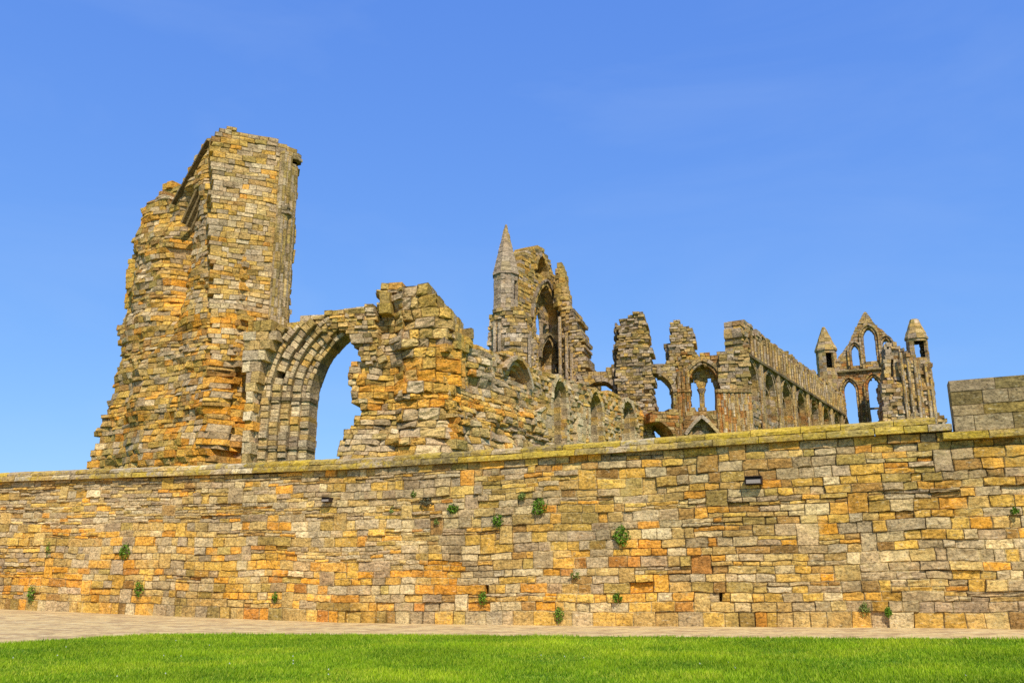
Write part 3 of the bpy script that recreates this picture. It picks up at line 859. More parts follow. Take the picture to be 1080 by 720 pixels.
# ---- rubble wall running back ----
WC2 = plane_through(468, 36.2, 575, 44.5, 430)
pr = at(520, 440, 41)
rub = thing('rubble_wall', 'low tumbled rubble wall descending right from the craggy pier', 'ruin', (pr.x, pr.y, ZB))
rc = zones({'tan': 3.4, 'grey': 3, 'gold': 2, 'pale': 1.4, 'olive': 1, 'mauve': .8, 'orange': .4}, [(490, 430, 35, 30, {'gold': 6, 'orange': 4}, 1), (560, 440, 12, 16, {'rust': 2}, 1)])
mb = MB()
masonry(mb, WC2, P2(WC2, [(472, 440), (473, 352), (484, 358), (490, 364), (499, 370), (510, 379), (519, 389), (528, 398), (537, 408), (545, 419), (553, 430), (565, 440), (570, 455), (574, 475)], ZB),
        course=.27, width=(.28, .75), thick=2.5, jit=.05, relief=lambda X, Y, s, z: .35 * nz(s, z, 31) + .15 * nz(s * 3, z * 3, 32) + max(0, (Y - 410) / 60) * .6, colour=rc, ragged=.8, rg=.022, rec=.04, b=.045, warp=.16, mort=.45, fw=.05, vary=.4, nx=2, ny=2)
mb.build('tumbled_masonry', M_RUIN, rub)
mb = MB()
masonry(mb, WC2, P2(WC2, [(477, 368), (477.5, 351), (496.5, 352), (497, 370)], None), course=.45, width=(.4, .5), thick=1.2, colour=zones({'gold': 3, 'olive': 2, 'stain': 1}, []), ragged=.15, mort=.5, nx=2, ny=2, front=.2)
mb.build('squared_block', M_RUIN, rub)

# ---- aisle wall with lancets ----
n0 = at(500, 420, 44)
NW = Plane((n0.x, n0.y), E)
aisle = thing('aisle_wall', 'long ruined aisle wall with three narrow lancet openings in front of the tall pier', 'ruin', (n0.x, n0.y, ZB))
nc = zones({'tan': 4, 'grey': 3.6, 'gold': 1.6, 'pale': 1.2, 'olive': .9, 'brown': .5}, [(575, 415, 10, 12, {'gold': 6, 'olive': 3}, 1), (660, 430, 20, 16, {'gold': 2, 'orange': 1, 'rust': .5}, 1), (640, 450, 80, 14, {'pale': 3, 'gold': 1}, 1)])
holes = []; wins = []
for (xl, ys, xr, ya) in ((583, 420, 596.5, 399), (621.5, 430, 634.5, 413), (656.5, 436, 668.5, 423)):
    A_ = arch_from_px(NW, xl, ys, xr, ya); wins.append(A_); holes.append(arch_hole(*A_[:2], A_[2], A_[3], ZB - 1))
half = P2(NW, [(531, 388), (536, 381), (541, 378), (546, 381), (551, 389), (555, 400), (557, 410), (548, 404), (538, 395)])
holes.append(half)
dw = P2(NW, [(605, 470), (605, 440), (612, 438), (612, 470)]); holes.append(dw)
mb = MB()
masonry(mb, NW, P2(NW, [(488, 440), (488, 362), (497, 364), (510, 369), (524, 373), (538, 371), (550, 377), (560, 386), (575, 391), (590, 397), (605, 402), (618, 404), (628, 410), (640, 413.5), (652, 415), (664, 420), (673, 426), (682, 436), (688, 455), (690, 470)], ZB),
        holes, course=.2, width=(.22, .6), thick=1.7, jit=.05, relief=lambda X, Y, s, z: .15 * nz(s * .7, z, 41) + .1 * nz(s * 2, z * 3, 42), colour=nc, ragged=.7, rg=.02, rec=.035, warp=.1, mort=.5, vary=.4)
mb.build('rubble_facing', M_RUIN, aisle)
ash = zones({'pale': 4, 'tan': 3, 'grey': 2, 'gold': 1}, [])
wsc = zones({'pale': 2, 'tan': 4, 'grey': 3, 'gold': 1}, [])
for k, (a, b, c, d) in enumerate(wins):
    mb = MB()
    ring(mb, NW, a, b, c, d, .3, .09, -.7, ash, vl=.3, zb=ZB, jit=.03)
    ring(mb, NW, a + .12, b - .12, c, d - .12, .14, -.3, -1.0, wsc, vl=.3, zb=ZB, jit=.02)
    mb.build('lancet_surround', M_RUIN, aisle)
mb = MB()
hs = [NW.sz(x, y) for x, y in ((530, 389), (535, 380.5), (541, 377), (547, 380), (552, 388.5), (556, 400), (558, 410))]
for k in range(3):
    for p, q in zip(hs, hs[1:]):
        a = NW.pt(p[0] + .16 * k, p[1] - .25 * k, .08 - .32 * k); b = NW.pt(q[0] + .16 * k, q[1] - .25 * k, .08 - .32 * k)
        beam(mb, a, b, .45, .2, pick({'tan': 2, 'grey': 2}))
mb.build('arch_moulding', M_RUIN, aisle)
mb = MB()
masonry(mb, NW, P2(NW, [(528, 420), (528, 377), (558, 385), (558, 420)], None, -1.2), course=.3, front=-1.2, thick=.4, colour=zones({'gold': 3, 'brown': 2, 'tan': 2}, []), mort=.4)
masonry(mb, NW, P2(NW, [(603, 470), (603, 437), (614, 437), (614, 470)], ZB, -.5), course=.35, front=-.5, thick=.4, colour=nc, mort=.4)
masonry(mb, NW, P2(NW, [(567, 475), (567, 430), (583, 429), (583, 475)], ZB, .3), course=.42, front=.3, thick=.5, width=(.5, 1.1), colour=ash, mort=.5, ragged=.1)
masonry(mb, NW, P2(NW, [(609, 475), (609, 436), (618, 430), (618, 475)], ZB, .12), course=.42, front=.14, thick=.5, width=(.4, .8), colour=ash, mort=.5, ragged=.3)
mb.build('blocking_wall', M_RUIN, aisle)

# ---- transept gable ----
g0 = at(521, 330, 60)
GP = Plane((g0.x, g0.y), E)
gab = thing('transept_gable', 'tall transept gable with a steep slender spire on its left turret', 'ruin', (g0.x, g0.y, ZB))
gc = zones({'grey': 4, 'tan': 3.2, 'stain': .8, 'gold': 1.2, 'olive': 1, 'pale': .6}, [(558, 300, 14, 34, {'gold': 14, 'olive': 4, 'orange': 1.5}, 1), (575, 275, 16, 18, {'gold': 12, 'olive': 4}, 1), (592, 300, 8, 24, {'gold': 12, 'olive': 3}, 1), (535, 360, 24, 16, {'pale': 3, 'grey': 2}, 1)])
BA = arch_from_px(GP, 563.5, 336, 588, 301)
LA = arch_from_px(GP, 571, 378, 585.5, 358)
UA = arch_from_px(GP, 566, 285, 577, 270)
h1 = arch_hole(*BA, GP.sz(570, 352)[1]); h2 = arch_hole(*LA, GP.sz(576, 400)[1] - 3); h3 = arch_hole(*UA, GP.sz(570, 291)[1])
mb = MB()
masonry(mb, GP, P2(GP, [(540, 400), (541, 330), (547, 300), (548, 285), (551, 272), (556, 265), (563, 260), (570, 261), (576, 267), (581, 277), (583, 288), (588, 292), (593, 300), (596, 400)], ZB), [h1, h2, h3],
        course=.27, width=(.3, .7), thick=1.7, jit=.03, relief=lambda X, Y, s, z: .1 * nz(s, z, 50), colour=gc, ragged=.35, mort=.5, rec=.04)
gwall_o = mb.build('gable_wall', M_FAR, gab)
mb = MB()
for A_, zb in ((BA, GP.sz(570, 357)[1]), (LA, None), (UA, None)):
    ring(mb, GP, A_[0], A_[1], A_[2], A_[3], .30, .10, -.5, gc, vl=.4, zb=zb, bev=.03)
    if A_ is UA: continue
    ring(mb, GP, A_[0] - .34, A_[1] + .34, A_[2], A_[3] + .34, .18, .22, -.3, zones({'stain': 2, 'grey': 3}, []), vl=.5, bev=.03)
mb.build('arch_moulding', M_FAR, gab)
# window screen set back in the large opening
mb = MB()
a, b, c, d = BA; L = b - a
lh = []
for (f0, f1, top) in ((.03, .38, -.2), (.44, .66, .5), (.72, .97, -.2)):
    lh.append(arch_hole(a + L * f0, a + L * f1, c + top, L * .2, c - 1.6))
masonry(mb, GP, [(a - .2, GP.sz(570, 360)[1] - .3), (a - .2, c + .4)] + arch_pts(a, b, c, d, 8) + [(b + .2, c + .4), (b + .2, GP.sz(570, 360)[1] - .3)], lh, course=.35, front=-.75, thick=.22, colour=gc, ragged=0, mort=.5)
masonry(mb, GP, [(UA[0] - .3, UA[2] - 2), (UA[0] - .3, UA[2] + UA[3]), (UA[1] + .3, UA[2] + UA[3]), (UA[1] + .3, UA[2] - 2)], [], course=.35, front=-1.1, thick=.5, colour=zones({'olive': 3, 'brown': 2, 'gold': 2}, []), ragged=0, mort=.5)
masonry(mb, GP, [(LA[0] - .3, ZB), (LA[0] - .3, LA[2] + LA[3]), (LA[1] + .3, LA[2] + LA[3]), (LA[1] + .3, ZB)], [arch_hole(LA[0] + .2, (LA[0] + LA[1]) / 2 - .1, LA[2], .7, ZB)], course=.35, front=-1.0, thick=.5, colour=gc, ragged=0, mort=.5)
mb.build('window_screen', M_FAR, gab)
# turret with spire
mb = MB()
tc_ = at(533.5, 310, 61.2)
zt0 = at(533, 328, 61.2).z; zt1 = at(533, 292, 61.2).z; zap = at(533, 237, 61.2).z
rt = 14.3 / F * 61.2 / .95
tcol = zones({'grey': 8, 'stain': .8, 'pale': 1, 'tan': 1}, [(533, 243, 8, 10, {'gold': 8, 'olive': 12}, 1)], .75)
drum(mb, tc_.x, tc_.y, lambda z: rt * .96, zt0 - .4, zt1, .36, 8, tcol, per=2, rot=math.pi / 8, slit=lambda A, z: zt0 + .7 < z < zt1 - .5 and abs((A - (-.62) + math.pi) % (2 * math.pi) - math.pi) < .22)
drum(mb, tc_.x, tc_.y, lambda z: rt * .75, zt0, zt1 - .05, 3, 8, lambda X, Y: lin(60, 50, 38), rot=math.pi / 8)
tu = mb.build('turret', M_FAR, gab)
mb = MB()
drum(mb, tc_.x, tc_.y, lambda z: rt * 1.06, zt1, zt1 + .18, .18, 8, tcol, rot=math.pi / 8)
drum(mb, tc_.x, tc_.y, lambda z: max(.07, rt * 1.02 * (1 - (z - zt1 - .18) / (zap - zt1) * .97)), zt1 + .18, zap, .38, 8, tcol, rot=math.pi / 8, jit=.01)
sub(mb, 'spire', M_FAR, tu, gab)
mb = MB()
tf = plane_through(508, 60.2, 560, 59.2, 350)
def round_rel(x0, x1, dep, amp=.12, seed=60):
    def f(X, Y, s, z):
        t = max(-1, min(1, (X - (x0 + x1) / 2) / ((x1 - x0) / 2)))
        return -dep * (1 - math.sqrt(max(0, 1 - t * t))) + amp * nz(s * 1.2, z * 1.2, seed)
    return f
masonry(mb, tf, P2(tf, [(512, 440), (512, 350), (512.5, 333), (518, 326), (524, 324), (540, 324), (547, 323), (551, 330), (555, 345), (557, 372), (560, 440)], ZB),
        course=.27, width=(.28, .65), thick=2.6, jit=.04, relief=round_rel(510, 562, 1.5), colour=gc, ragged=.4, mort=.45, rg=.03, rec=.06)
p = tf.pt(*tf.sz(514.5, 345), -.3)
mb.build('turret_base', M_FAR, gab)
mb = MB()
for x in (521, 526.5, 557):
    s, z = tf.sz(x, 345); t = (x - 536) / 26; p = tf.pt(s, z, -.9 * (1 - math.sqrt(max(.05, 1 - t * t))) - .02)
    mb = MB(); shaft(mb, p.x, p.y, .13, ZB, tf.sz(x, 340 if x < 540 else 352)[1], zones({'grey': 4, 'pale': 2}, []), .6, 8)
    mb.build('wall_shaft', M_FAR, gab)
# right pinnacle and buttress
mb = MB()
bf = plane_through(586, 66.0, 630, 65.0, 380)
masonry(mb, bf, P2(bf, [(588, 440), (588, 330), (589, 319), (603, 320), (605, 330), (609, 336), (611, 346), (614, 352), (613, 362), (617, 368), (616, 378), (621, 384), (619, 392), (626, 402), (628, 440)], ZB),
        course=.28, width=(.28, .6), thick=2.8, jit=.05, relief=round_rel(586, 640, .8, .25, 61), colour=gc, ragged=.9, mort=.58, rg=.04, rec=.045)
mb.build('buttress', M_FAR, gab)
mb = MB()
for x in (591, 598, 603):
    s, z = bf.sz(x, 400); p = bf.pt(s, z, -.02)
    mb = MB(); shaft(mb, p.x, p.y, .14, ZB, bf.sz(x, 334 + (x - 591) * 2.4)[1], zones({'grey': 4, 'tan': 2}, []), .6, 8)
    mb.build('wall_shaft', M_FAR, gab)
mb = MB()
pcx = at(593, 318, 66.6); zz0 = pcx.z - .3; zz1 = at(590, 277, 66.6).z
masonry(mb, bf, P2(bf, [(583, 324), (584, 300), (587, 285), (589.5, 276), (592, 279), (596, 292), (599, 306), (602.5, 322)], None, -.6), course=.38, width=(.35, .6), front=-.3, thick=1.2,
        colour=zones({'gold': 6, 'olive': 4, 'tan': 2, 'grey': 1}, [(600, 310, 5, 20, {'grey': 8}, 1)]), relief=round_rel(581, 604, .8, .05, 5), ragged=.25, mort=.5)
mb.build('broken_pinnacle', M_FAR, gab)

# ---- tall crossing pier ----
pA = plane_through(646, 63.5, 690, 62.8, 400)
ca = at(668, 440, 64)
crp = thing('crossing_pier', 'tall lone grey pier with a ragged notched top in the middle of the ruins', 'ruin', (ca.x, ca.y, ZB))
cc_ = zones({'grey': 4.5, 'tan': 3, 'stain': 1, 'olive': 1.4, 'gold': .8}, [(672, 360, 14, 30, {'olive': 3, 'gold': 1}, 1), (680, 430, 14, 26, {'tan': 4, 'brown': 2, 'gold': 2}, 1)])
mb = MB()
masonry(mb, pA, P2(pA, [(649, 470), (650, 420), (650, 375), (651, 345), (655, 337), (662, 334), (668, 332), (670, 329), (680, 328), (681, 340), (683, 352), (686, 364), (688, 376), (687, 388), (690, 400), (689, 415), (691, 430), (688, 442), (690, 470)], ZB),
        course=.21, width=(.25, .6), thick=2.2, jit=.055, relief=lambda X, Y, s, z: .3 * nz(s * .9, z * .5, 71) + .12 * nz(s * 3, z * 3, 72), colour=cc_, ragged=.8, mort=.58, rg=.04, rec=.045)
mb.build('pier_core', M_FAR, crp)
mb = MB()
masonry(mb, pA, P2(pA, [(646, 470), (646, 395), (646.5, 368), (648, 342), (652, 340), (653, 470)], ZB, -.7), course=.36, width=(.3, .6), front=-.7, thick=1.8, colour=zones({'stain': 3, 'grey': 3}, []), ragged=.5, mort=.45)  # left side strip of the pier; darker tones paint its shade
mb.build('shade_toned_side', M_FAR, crp)
# ---- the two small arches off the pier ----
def small_arch(name, label, out, hole, pl, colr, arc=None, dep=0.0, th=1.4):
    p = pl.pt(*pl.sz(*out[0])); t = thing(name, label, 'arch', (p.x, p.y, ZB))
    mb = MB(); masonry(mb, pl, P2(pl, out, None, dep), [P2(pl, hole, None, dep)] if hole else [], course=.27, width=(.3, .7), front=dep, thick=th, jit=.03, colour=colr, ragged=.4, mort=.45)
    mb.build('masonry', M_FAR, t)
    if arc:
        mb = MB(); pts = P2(pl, arc, None, dep); w = .32
        for i, (p, q) in enumerate(zip(pts, pts[1:])):
            d = Vector((q[0] - p[0], q[1] - p[1])); L = d.length; n = max(1, int(L / .3)); nn = Vector((-d.y, d.x)).normalized() * w
            for k in range(n):
                a = (p[0] + d.x * k / n, p[1] + d.y * k / n); b = (p[0] + d.x * (k + 1) / n, p[1] + d.y * (k + 1) / n)
                block(mb, pl, [a, b, (b[0] + nn.x, b[1] + nn.y), (a[0] + nn.x, a[1] + nn.y)], dep + .09, dep - th + .02, colr(700, 400), .03)
        mb.build('voussoir_ring', M_FAR, t)
    return t
fa = plane_through(606, 64.5, 720, 64.0, 410)
small_arch('flying_arch', 'shallow bridging arch spanning from the gable buttress to the tall lone pier', [(610, 440), (609, 398), (618, 395), (628, 392), (640, 390), (647, 384), (651, 380), (651, 440)],
           [(618, 450), (617, 412), (621, 407), (628, 403), (634, 402), (641, 403.5), (646, 407), (648.5, 412), (648.5, 450)], fa, zones({'olive': 2, 'tan': 3, 'grey': 3, 'gold': 1}, []),
           [(617, 414), (618.5, 410), (622, 406), (628, 403), (634, 402), (641, 403.5), (646, 407), (648.5, 412)])
small_arch('broken_arch', 'broken half arch jutting from the right side of the tall lone pier', [(686, 404), (686, 385), (694, 382), (702, 383), (708, 378), (713, 376), (713, 450), (710.5, 450), (709, 404)],
           [(680, 460), (680, 394), (690, 394), (697, 395.5), (703, 400), (707.5, 406), (710, 414), (710.5, 460)], fa, zones({'olive': 2, 'tan': 3, 'grey': 3}, []),
           [(687, 394), (692, 394), (697, 395.5), (703, 400), (707.5, 406), (710, 414)])
fl = plane_through(684, 61.5, 760, 62.5, 440)
small_arch('low_broken_arch', 'low fallen brown arch in the gap just right of the tall lone pier', [(685, 475), (685, 436), (692, 434), (700, 435), (707, 432), (716, 433), (716, 475)],
           [(680, 480), (680, 443), (693, 443.5), (700, 447), (707, 453), (711, 460), (711, 480)], fl, zones({'brown': 3, 'olive': 2, 'rust': 1.3, 'tan': 2}, []), None, 0, 2.4)

# ---- slim pier and arcade ----
pB = plane_through(700, 66.6, 790, 65.0, 400)
cb = at(718, 440, 66)
slim = thing('stepped_pier', 'slim reddish pier with a jagged stepped top between two arches', 'ruin', (cb.x, cb.y, ZB))
sc_ = zones({'grey': 3.4, 'tan': 3, 'olive': 2, 'stain': 1, 'gold': 1}, [(718, 425, 14, 40, {'rust': 4.5, 'brown': 4, 'gold': 2}, 1), (725, 350, 10, 16, {'orange': 1.5, 'olive': 1.5}, 1)])
mb = MB()
masonry(mb, pB, P2(pB, [(711, 475), (711, 420), (710, 385), (706, 378), (706.5, 355), (705.5, 340), (711, 338), (716, 338), (719, 344), (728, 344), (732, 349), (731, 356), (735, 359), (732, 368), (736, 374), (738, 384), (729, 388), (727, 400), (726.5, 475)], ZB),
        course=.21, width=(.25, .55), thick=2.2, jit=.04, relief=lambda X, Y, s, z: .15 * nz(s * .9, z * .5, 81), colour=sc_, ragged=.6, mort=.58, rg=.03, rec=.06)
masonry(mb, pB, P2(pB, [(701, 379), (700.5, 363), (708, 364), (709, 384)], None, -.5), course=.4, front=-.5, thick=1.2, colour=zones({'stain': 3, 'grey': 1}, []), ragged=.2, mort=.5)
mb.build('pier_core', M_FAR, slim)
mb = MB()
for x in (712.5, 717, 721.5, 726):
    s, z = pB.sz(x, 420); p = pB.pt(s, z, .12)
    mb = MB(); shaft(mb, p.x, p.y, .19, ZB, pB.sz(x, 414)[1], sc_, .5, 8); drum(mb, p.x, p.y, lambda z: .27, pB.sz(x, 414)[1], pB.sz(x, 411)[1], .3, 8, sc_)
    if x > 714: shaft(mb, p.x, p.y, .16, pB.sz(x, 411)[1], pB.sz(x, 392)[1], sc_, .5, 8)
    mb.build('wall_shaft', M_FAR, slim)

arc = thing('arcade_arch', 'large pointed arch holding two narrow lights split by a slender column', 'arch', (at(742, 440, 65.8).x, 65.8, ZB))
AA = arch_from_px(pB, 726.5, 405, 757, 384)
acol = zones({'grey': 3, 'tan': 3, 'olive': 1.5, 'brown': 1.4, 'gold': 1, 'rust': .5}, [(752, 410, 8, 40, {'rust': 3, 'brown': 3}, 1)])
mb = MB()
masonry(mb, pB, P2(pB, [(721, 400), (724, 385), (735, 374), (745, 372), (752, 374), (759, 371), (762, 380), (762, 475), (721, 475)], None), [arch_hole(*AA, pB.sz(740, 436)[1])],
        course=.3, width=(.3, .7), thick=1.5, front=-.1, jit=.03, colour=acol, ragged=.3, mort=.58)
mb.build('spandrel_wall', M_FAR, arc)
mb = MB()
ring(mb, pB, *AA, .22, .0, -.6, acol, vl=.35, bev=.03, zb=pB.sz(740, 436)[1])
ring(mb, pB, AA[0] - .22, AA[1] + .22, AA[2], AA[3] + .22, .3, .12, -.4, zones({'grey': 2, 'stain': 2, 'tan': 2}, []), vl=.35, bev=.03)
mb.build('voussoir_ring', M_FAR, arc)
mb = MB()
dd = -.8
def lp(pts): return P2(pB, pts, None, dd)
holesC = [lp([(726, 440), (726, 408), (728, 402), (730.5, 399), (733.5, 403), (735.5, 409), (738, 411), (738, 440)]), lp([(742.5, 440), (742.5, 411), (744, 406), (746, 400), (748, 397), (751, 402), (753.5, 409), (754, 440)])]
masonry(mb, pB, lp([(723, 431), (723, 400), (730, 388), (740, 382), (750, 388), (758, 400), (758, 431)]), holesC, course=.28, width=(.3, .6), front=dd, thick=.5, colour=zones({'grey': 3, 'olive': 2, 'gold': 2, 'tan': 2}, []), ragged=0, mort=.45)
mb.build('tracery_screen', M_FAR, arc)
mb = MB()
s, z = pB.sz(740.2, 420, dd); p = pB.pt(s, z, dd - .2); zc = pB.sz(740, 411, dd)[1]; zf = pB.sz(740, 431, dd)[1]
shaft(mb, p.x, p.y, .2, zf - .1, zc - .2, zones({'olive': 2, 'grey': 2}, []), .6, 10)
drum(mb, p.x, p.y, lambda z: .22 + (z - zc + .3) * .4, zc - .3, zc + .1, .2, 10, zones({'grey': 2}, [])); drum(mb, p.x, p.y, lambda z: .32, zf - .15, zf + .12, .25, 10, zones({'grey': 2, 'olive': 2}, []))
mb.build('column', M_FAR, arc)
mb = MB()
masonry(mb, pB, P2(pB, [(722, 475), (722, 434), (730, 431), (745, 432), (758, 430), (760, 475)], ZB, .35), [P2(pB, [(723, 480), (725, 456), (731, 446), (740, 438), (748, 444), (757, 455), (757, 480)], None, .35)], course=.3, front=.35, thick=1.9,
        colour=zones({'brown': 3, 'tan': 2, 'olive': 2, 'grey': 1}, []), ragged=.5, mort=.58, width=(.3, .7))
a = P2(pB, [(723, 458), (731, 447), (740, 438.5), (748, 445), (758, 456)], None, .45)
for p, q in zip(a, a[1:]): beam(mb, pB.pt(*p, .3), pB.pt(*q, .3), .5, .25, pick({'tan': 1, 'grey': 1}))
masonry(mb, pB, P2(pB, [(722, 475), (722, 436), (760, 436), (760, 475)], ZB, -1.4), course=.4, front=-1.6, thick=.3, colour=zones({'brown': 1, 'dark': 1}, []), mort=.4)
mb.build('low_gable_arch', M_FAR, arc)

pD = plane_through(753, 65.2, 795, 64.6, 400)
cd = at(775, 440, 64.8)
clu = thing('clustered_pier', 'square rubble pier standing on a cluster of pale and reddish shafts', 'ruin', (cd.x, cd.y, ZB))
mb = MB()
masonry(mb, pD, P2(pD, [(759, 412), (758, 374), (760, 371), (766, 369), (776, 370), (783, 369), (790, 372), (792, 412)], None), course=.26, width=(.25, .7), thick=2.2, jit=.05, colour=zones({'grey': 4, 'tan': 3, 'olive': 1.5}, [(770, 400, 20, 10, {'olive': 2}, 1)]), ragged=.5, mort=.58, rg=.03)
masonry(mb, pD, P2(pD, [(761, 475), (761, 412), (790, 412), (793, 475)], ZB, -.3), course=.4, front=-.3, thick=1.8, colour=zones({'tan': 3, 'rust': 1}, []), ragged=.1, mort=.58)
mb.build('rubble_top', M_FAR, clu)
for x, r in ((758.5, .2), (764, .26), (769.5, .16), (773.5, .2), (778, .2), (782.5, .2), (787, .2), (791, .18)):
    mb = MB(); s, z = pD.sz(x, 430); p = pD.pt(s, z, -.05)
    shaft(mb, p.x, p.y, r, ZB, pD.sz(x, 414)[1], zones({'pale': 3, 'tan': 2, 'rust': 1.6, 'gold': 1}, [(760, 430, 6, 30, {'rust': 5}, 1)]), .5, 10)
    drum(mb, p.x, p.y, lambda z: r + .09, pD.sz(x, 414)[1], pD.sz(x, 411)[1] + .02, .2, 10, zones({'tan': 2, 'stain': 1}, []))
    mb.build('shaft', M_FAR, clu)

# ---- choir wall ----
k0 = at(785, 400, 74)
KP = Plane((k0.x, k0.y), E)
choir = thing('choir_wall', 'long choir wall of close set shafts and arches receding towards the far gable', 'ruin', (k0.x, k0.y, ZB))
kc = zones({'tan': 4, 'grey': 3.4, 'olive': 1.2, 'stain': .8, 'gold': .8, 'brown': .6}, [(850, 440, 30, 12, {'brown': 2, 'rust': .5}, 1)])
def kz(x, y): return KP.sz(x, y)
t_a = kz(785, 373.5); t_b = kz(872, 427.5)
def string_z(s): return t_a[1] + (t_b[1] - t_a[1]) * (s - t_a[0]) / (t_b[0] - t_a[0])
c_a = kz(799, 344); c_b = kz(866, 396)
CAPZ = at(790, 342.5, 76).z
def crest(s): return min(CAPZ + s * .02, c_a[1] + (c_b[1] - c_a[1]) * (s - c_a[0]) / (c_b[0] - c_a[0]) + min(1, s / 4) * (.6 * nz(s * .35, 7.7) - .15) + .25 * nz(s * 1.3, 2.2))
bays = [2.0 + 6.0 * k for k in range(8)]
kh = [[(.45, string_z(1) + .15), (.45, string_z(1) + 1.75), (1.75, string_z(1) + 1.75), (1.75, string_z(1) + .15)]]
barches = []
for k, bs_ in enumerate(bays):
    za = string_z(bs_) - .35; zb = za - (3.4 if k == 0 else 4.6)
    A_ = (bs_ - 1.75, bs_ + 1.75, za - 2.0, 2.0); barches.append((A_, zb)); kh.append(arch_hole(*A_, zb))
sh_s = []
s = 2.5
while s < 44:
    sh_s.append(s); s += 1.02
for i in range(len(sh_s) - 1):      # clerestory lancets between the shafts
    a, b = sh_s[i] + .28, sh_s[i + 1] - .28
    if i % 2 == 0:
        kh.append(arch_hole(a, b, crest(a) - 1.3, .5, string_z(a) + .5, 4))
mb = MB()
masonry(mb, KP, [(0, ZB), (0, crest(0) + .15)] + [(.5 + q * .8, crest(.5 + q * .8) + R.uniform(-.25, .3) - (.5 if q % 7 == 5 else 0)) for q in range(57)] + [(47, ZB)], kh,
        course=.36, width=(.4, .9), thick=1.5, jit=.05, relief=lambda X, Y, s, z: .12 * nz(s * .8, z, 91), colour=kc, ragged=.7, mort=.58, rg=.04, rec=.04, warp=.1)
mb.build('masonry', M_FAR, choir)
mb = MB()
for s in sh_s:
    p = KP.pt(s, 0, .16)
    mb = MB(); shaft(mb, p.x, p.y, .15, string_z(s), crest(s) - R.uniform(.2, 1.3), kc, .7, 6); mb.build('wall_shaft', M_FAR, choir)
for k, bs_ in enumerate(bays):
    for e in (-2.75, -3.05, -3.35):
        p = KP.pt(bs_ + e, 0, .12)
        if bs_ + e > .2: mb = MB(); shaft(mb, p.x, p.y, .18, ZB, string_z(bs_), kc, .7, 6); mb.build('wall_shaft', M_FAR, choir)
mb = MB()
for (A_, zb) in barches:
    ring(mb, KP, *A_, .22, .10, -.4, kc, vl=.5, bev=.03, zb=zb)
    ring(mb, KP, A_[0] - .25, A_[1] + .25, A_[2], A_[3] + .2, .14, .2, -.2, kc, vl=.6, bev=.02)
    mid = (A_[0] + A_[1]) / 2
    for q in (-.85, .85):
        ring(mb, KP, mid + q - .62, mid + q + .62, A_[2] - .3, .9, .16, -.45, -.9, kc, vl=.4, bev=.02, zb=zb)
mb.build('arch_moulding', M_FAR, choir)
mb = MB()
masonry(mb, KP, [(0, ZB), (0, string_z(0)), (48, string_z(48)), (48, ZB)], [arch_hole((A_[0] + A_[1]) / 2 + q - .5, (A_[0] + A_[1]) / 2 + q + .5, A_[2] - .3, .8, zb) for (A_, zb) in barches for q in (-.85, .85)], course=.4, front=-.9, thick=.4, width=(.5, 1), colour=kc, ragged=0, mort=.58)
masonry(mb, KP, [(1.8, ZB), (1.8, crest(1.8) - 1.9), (46, crest(46) - 1.9), (46, ZB)], course=.45, front=-1.6, thick=.3, width=(.6, 1.2), colour=zones({'brown': 2, 'dark': 1, 'rust': 1}, []), ragged=0, mort=.58)  # backing wall in dark tones that paint shade behind the lancets
mb.build('inner_screen', M_FAR, choir)
mb = MB()
for i in range(37):
    a = max(0, t_a[0]) + i * 1.15
    beam(mb, KP.pt(a, string_z(a), .14), KP.pt(a + 1.14, string_z(a + 1.14), .14), .42, .24, pick({'stain': 3, 'dark': 2}))
mb.build('string_course', M_FAR, choir)

# ---- east gable ----
e0 = KP.pt(45.5, 0)
EP = Plane((e0.x, e0.y), (.93, -.37))
east = thing('east_gable', 'distant triangular gable with tall open lancet windows between two turrets', 'ruin', (e0.x, e0.y, ZB))
ec = zones({'tan': 3.4, 'grey': 3, 'brown': 1.3, 'stain': 1, 'olive': .8, 'gold': .6}, [(905, 410, 18, 26, {'rust': 2.6, 'brown': 2}, 1)])
def ea(xl, ys, xr, ya): return arch_from_px(EP, xl, ys, xr, ya)
EA = [(ea(910.5, 356, 922.5, 345.5), 382), (ea(898, 371, 905.5, 363.5), 385), (ea(931, 364, 938, 357), 384), (ea(890.5, 412, 902.5, 401), 470), (ea(915.5, 408, 928, 397), 470)]
eh = [arch_hole(*A_, EP.sz(905, yb)[1] if yb < 460 else ZB - 1) for A_, yb in EA]
mb = MB()
masonry(mb, EP, P2(EP, [(883, 470), (883, 420), (881, 385), (884, 376), (890, 369), (895, 362), (900, 350), (906, 338), (910, 331), (912.5, 328), (916, 332), (921, 339), (926, 345), (931, 348), (937, 354), (944, 361), (950, 372), (950, 470)], ZB), eh,
        course=.34, width=(.35, .8), thick=1.3, jit=.03, colour=ec, ragged=.12, mort=.45, rec=.06)
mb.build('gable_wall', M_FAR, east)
for A_, yb in EA:
    mb = MB(); zb = EP.sz(905, yb)[1] if yb < 460 else ZB
    ring(mb, EP, *A_, .3, .12, -.8, ec, vl=.5, zb=zb, bev=.04)
    ring(mb, EP, A_[0] - .32, A_[1] + .32, A_[2], A_[3] + .3, .25, .3, -.2, ec, vl=.6, zb=zb, bev=.04)
    mb.build('window_surround', M_FAR, east)
for (xa, xb, y, nm, dp) in ((880, 945, 390, 'string_course', .1), (915.5, 928, 430, 'tie_bar', -.5)):
    a = EP.sz(xa, y); b = EP.sz(xb, y); z = (a[1] + b[1]) / 2; mb = MB()
    beam(mb, EP.pt(a[0], z, dp), EP.pt(b[0], z, dp), .4, .22, pick({'stain': 2, 'tan': 1}))
    mb.build(nm, M_FAR, east)
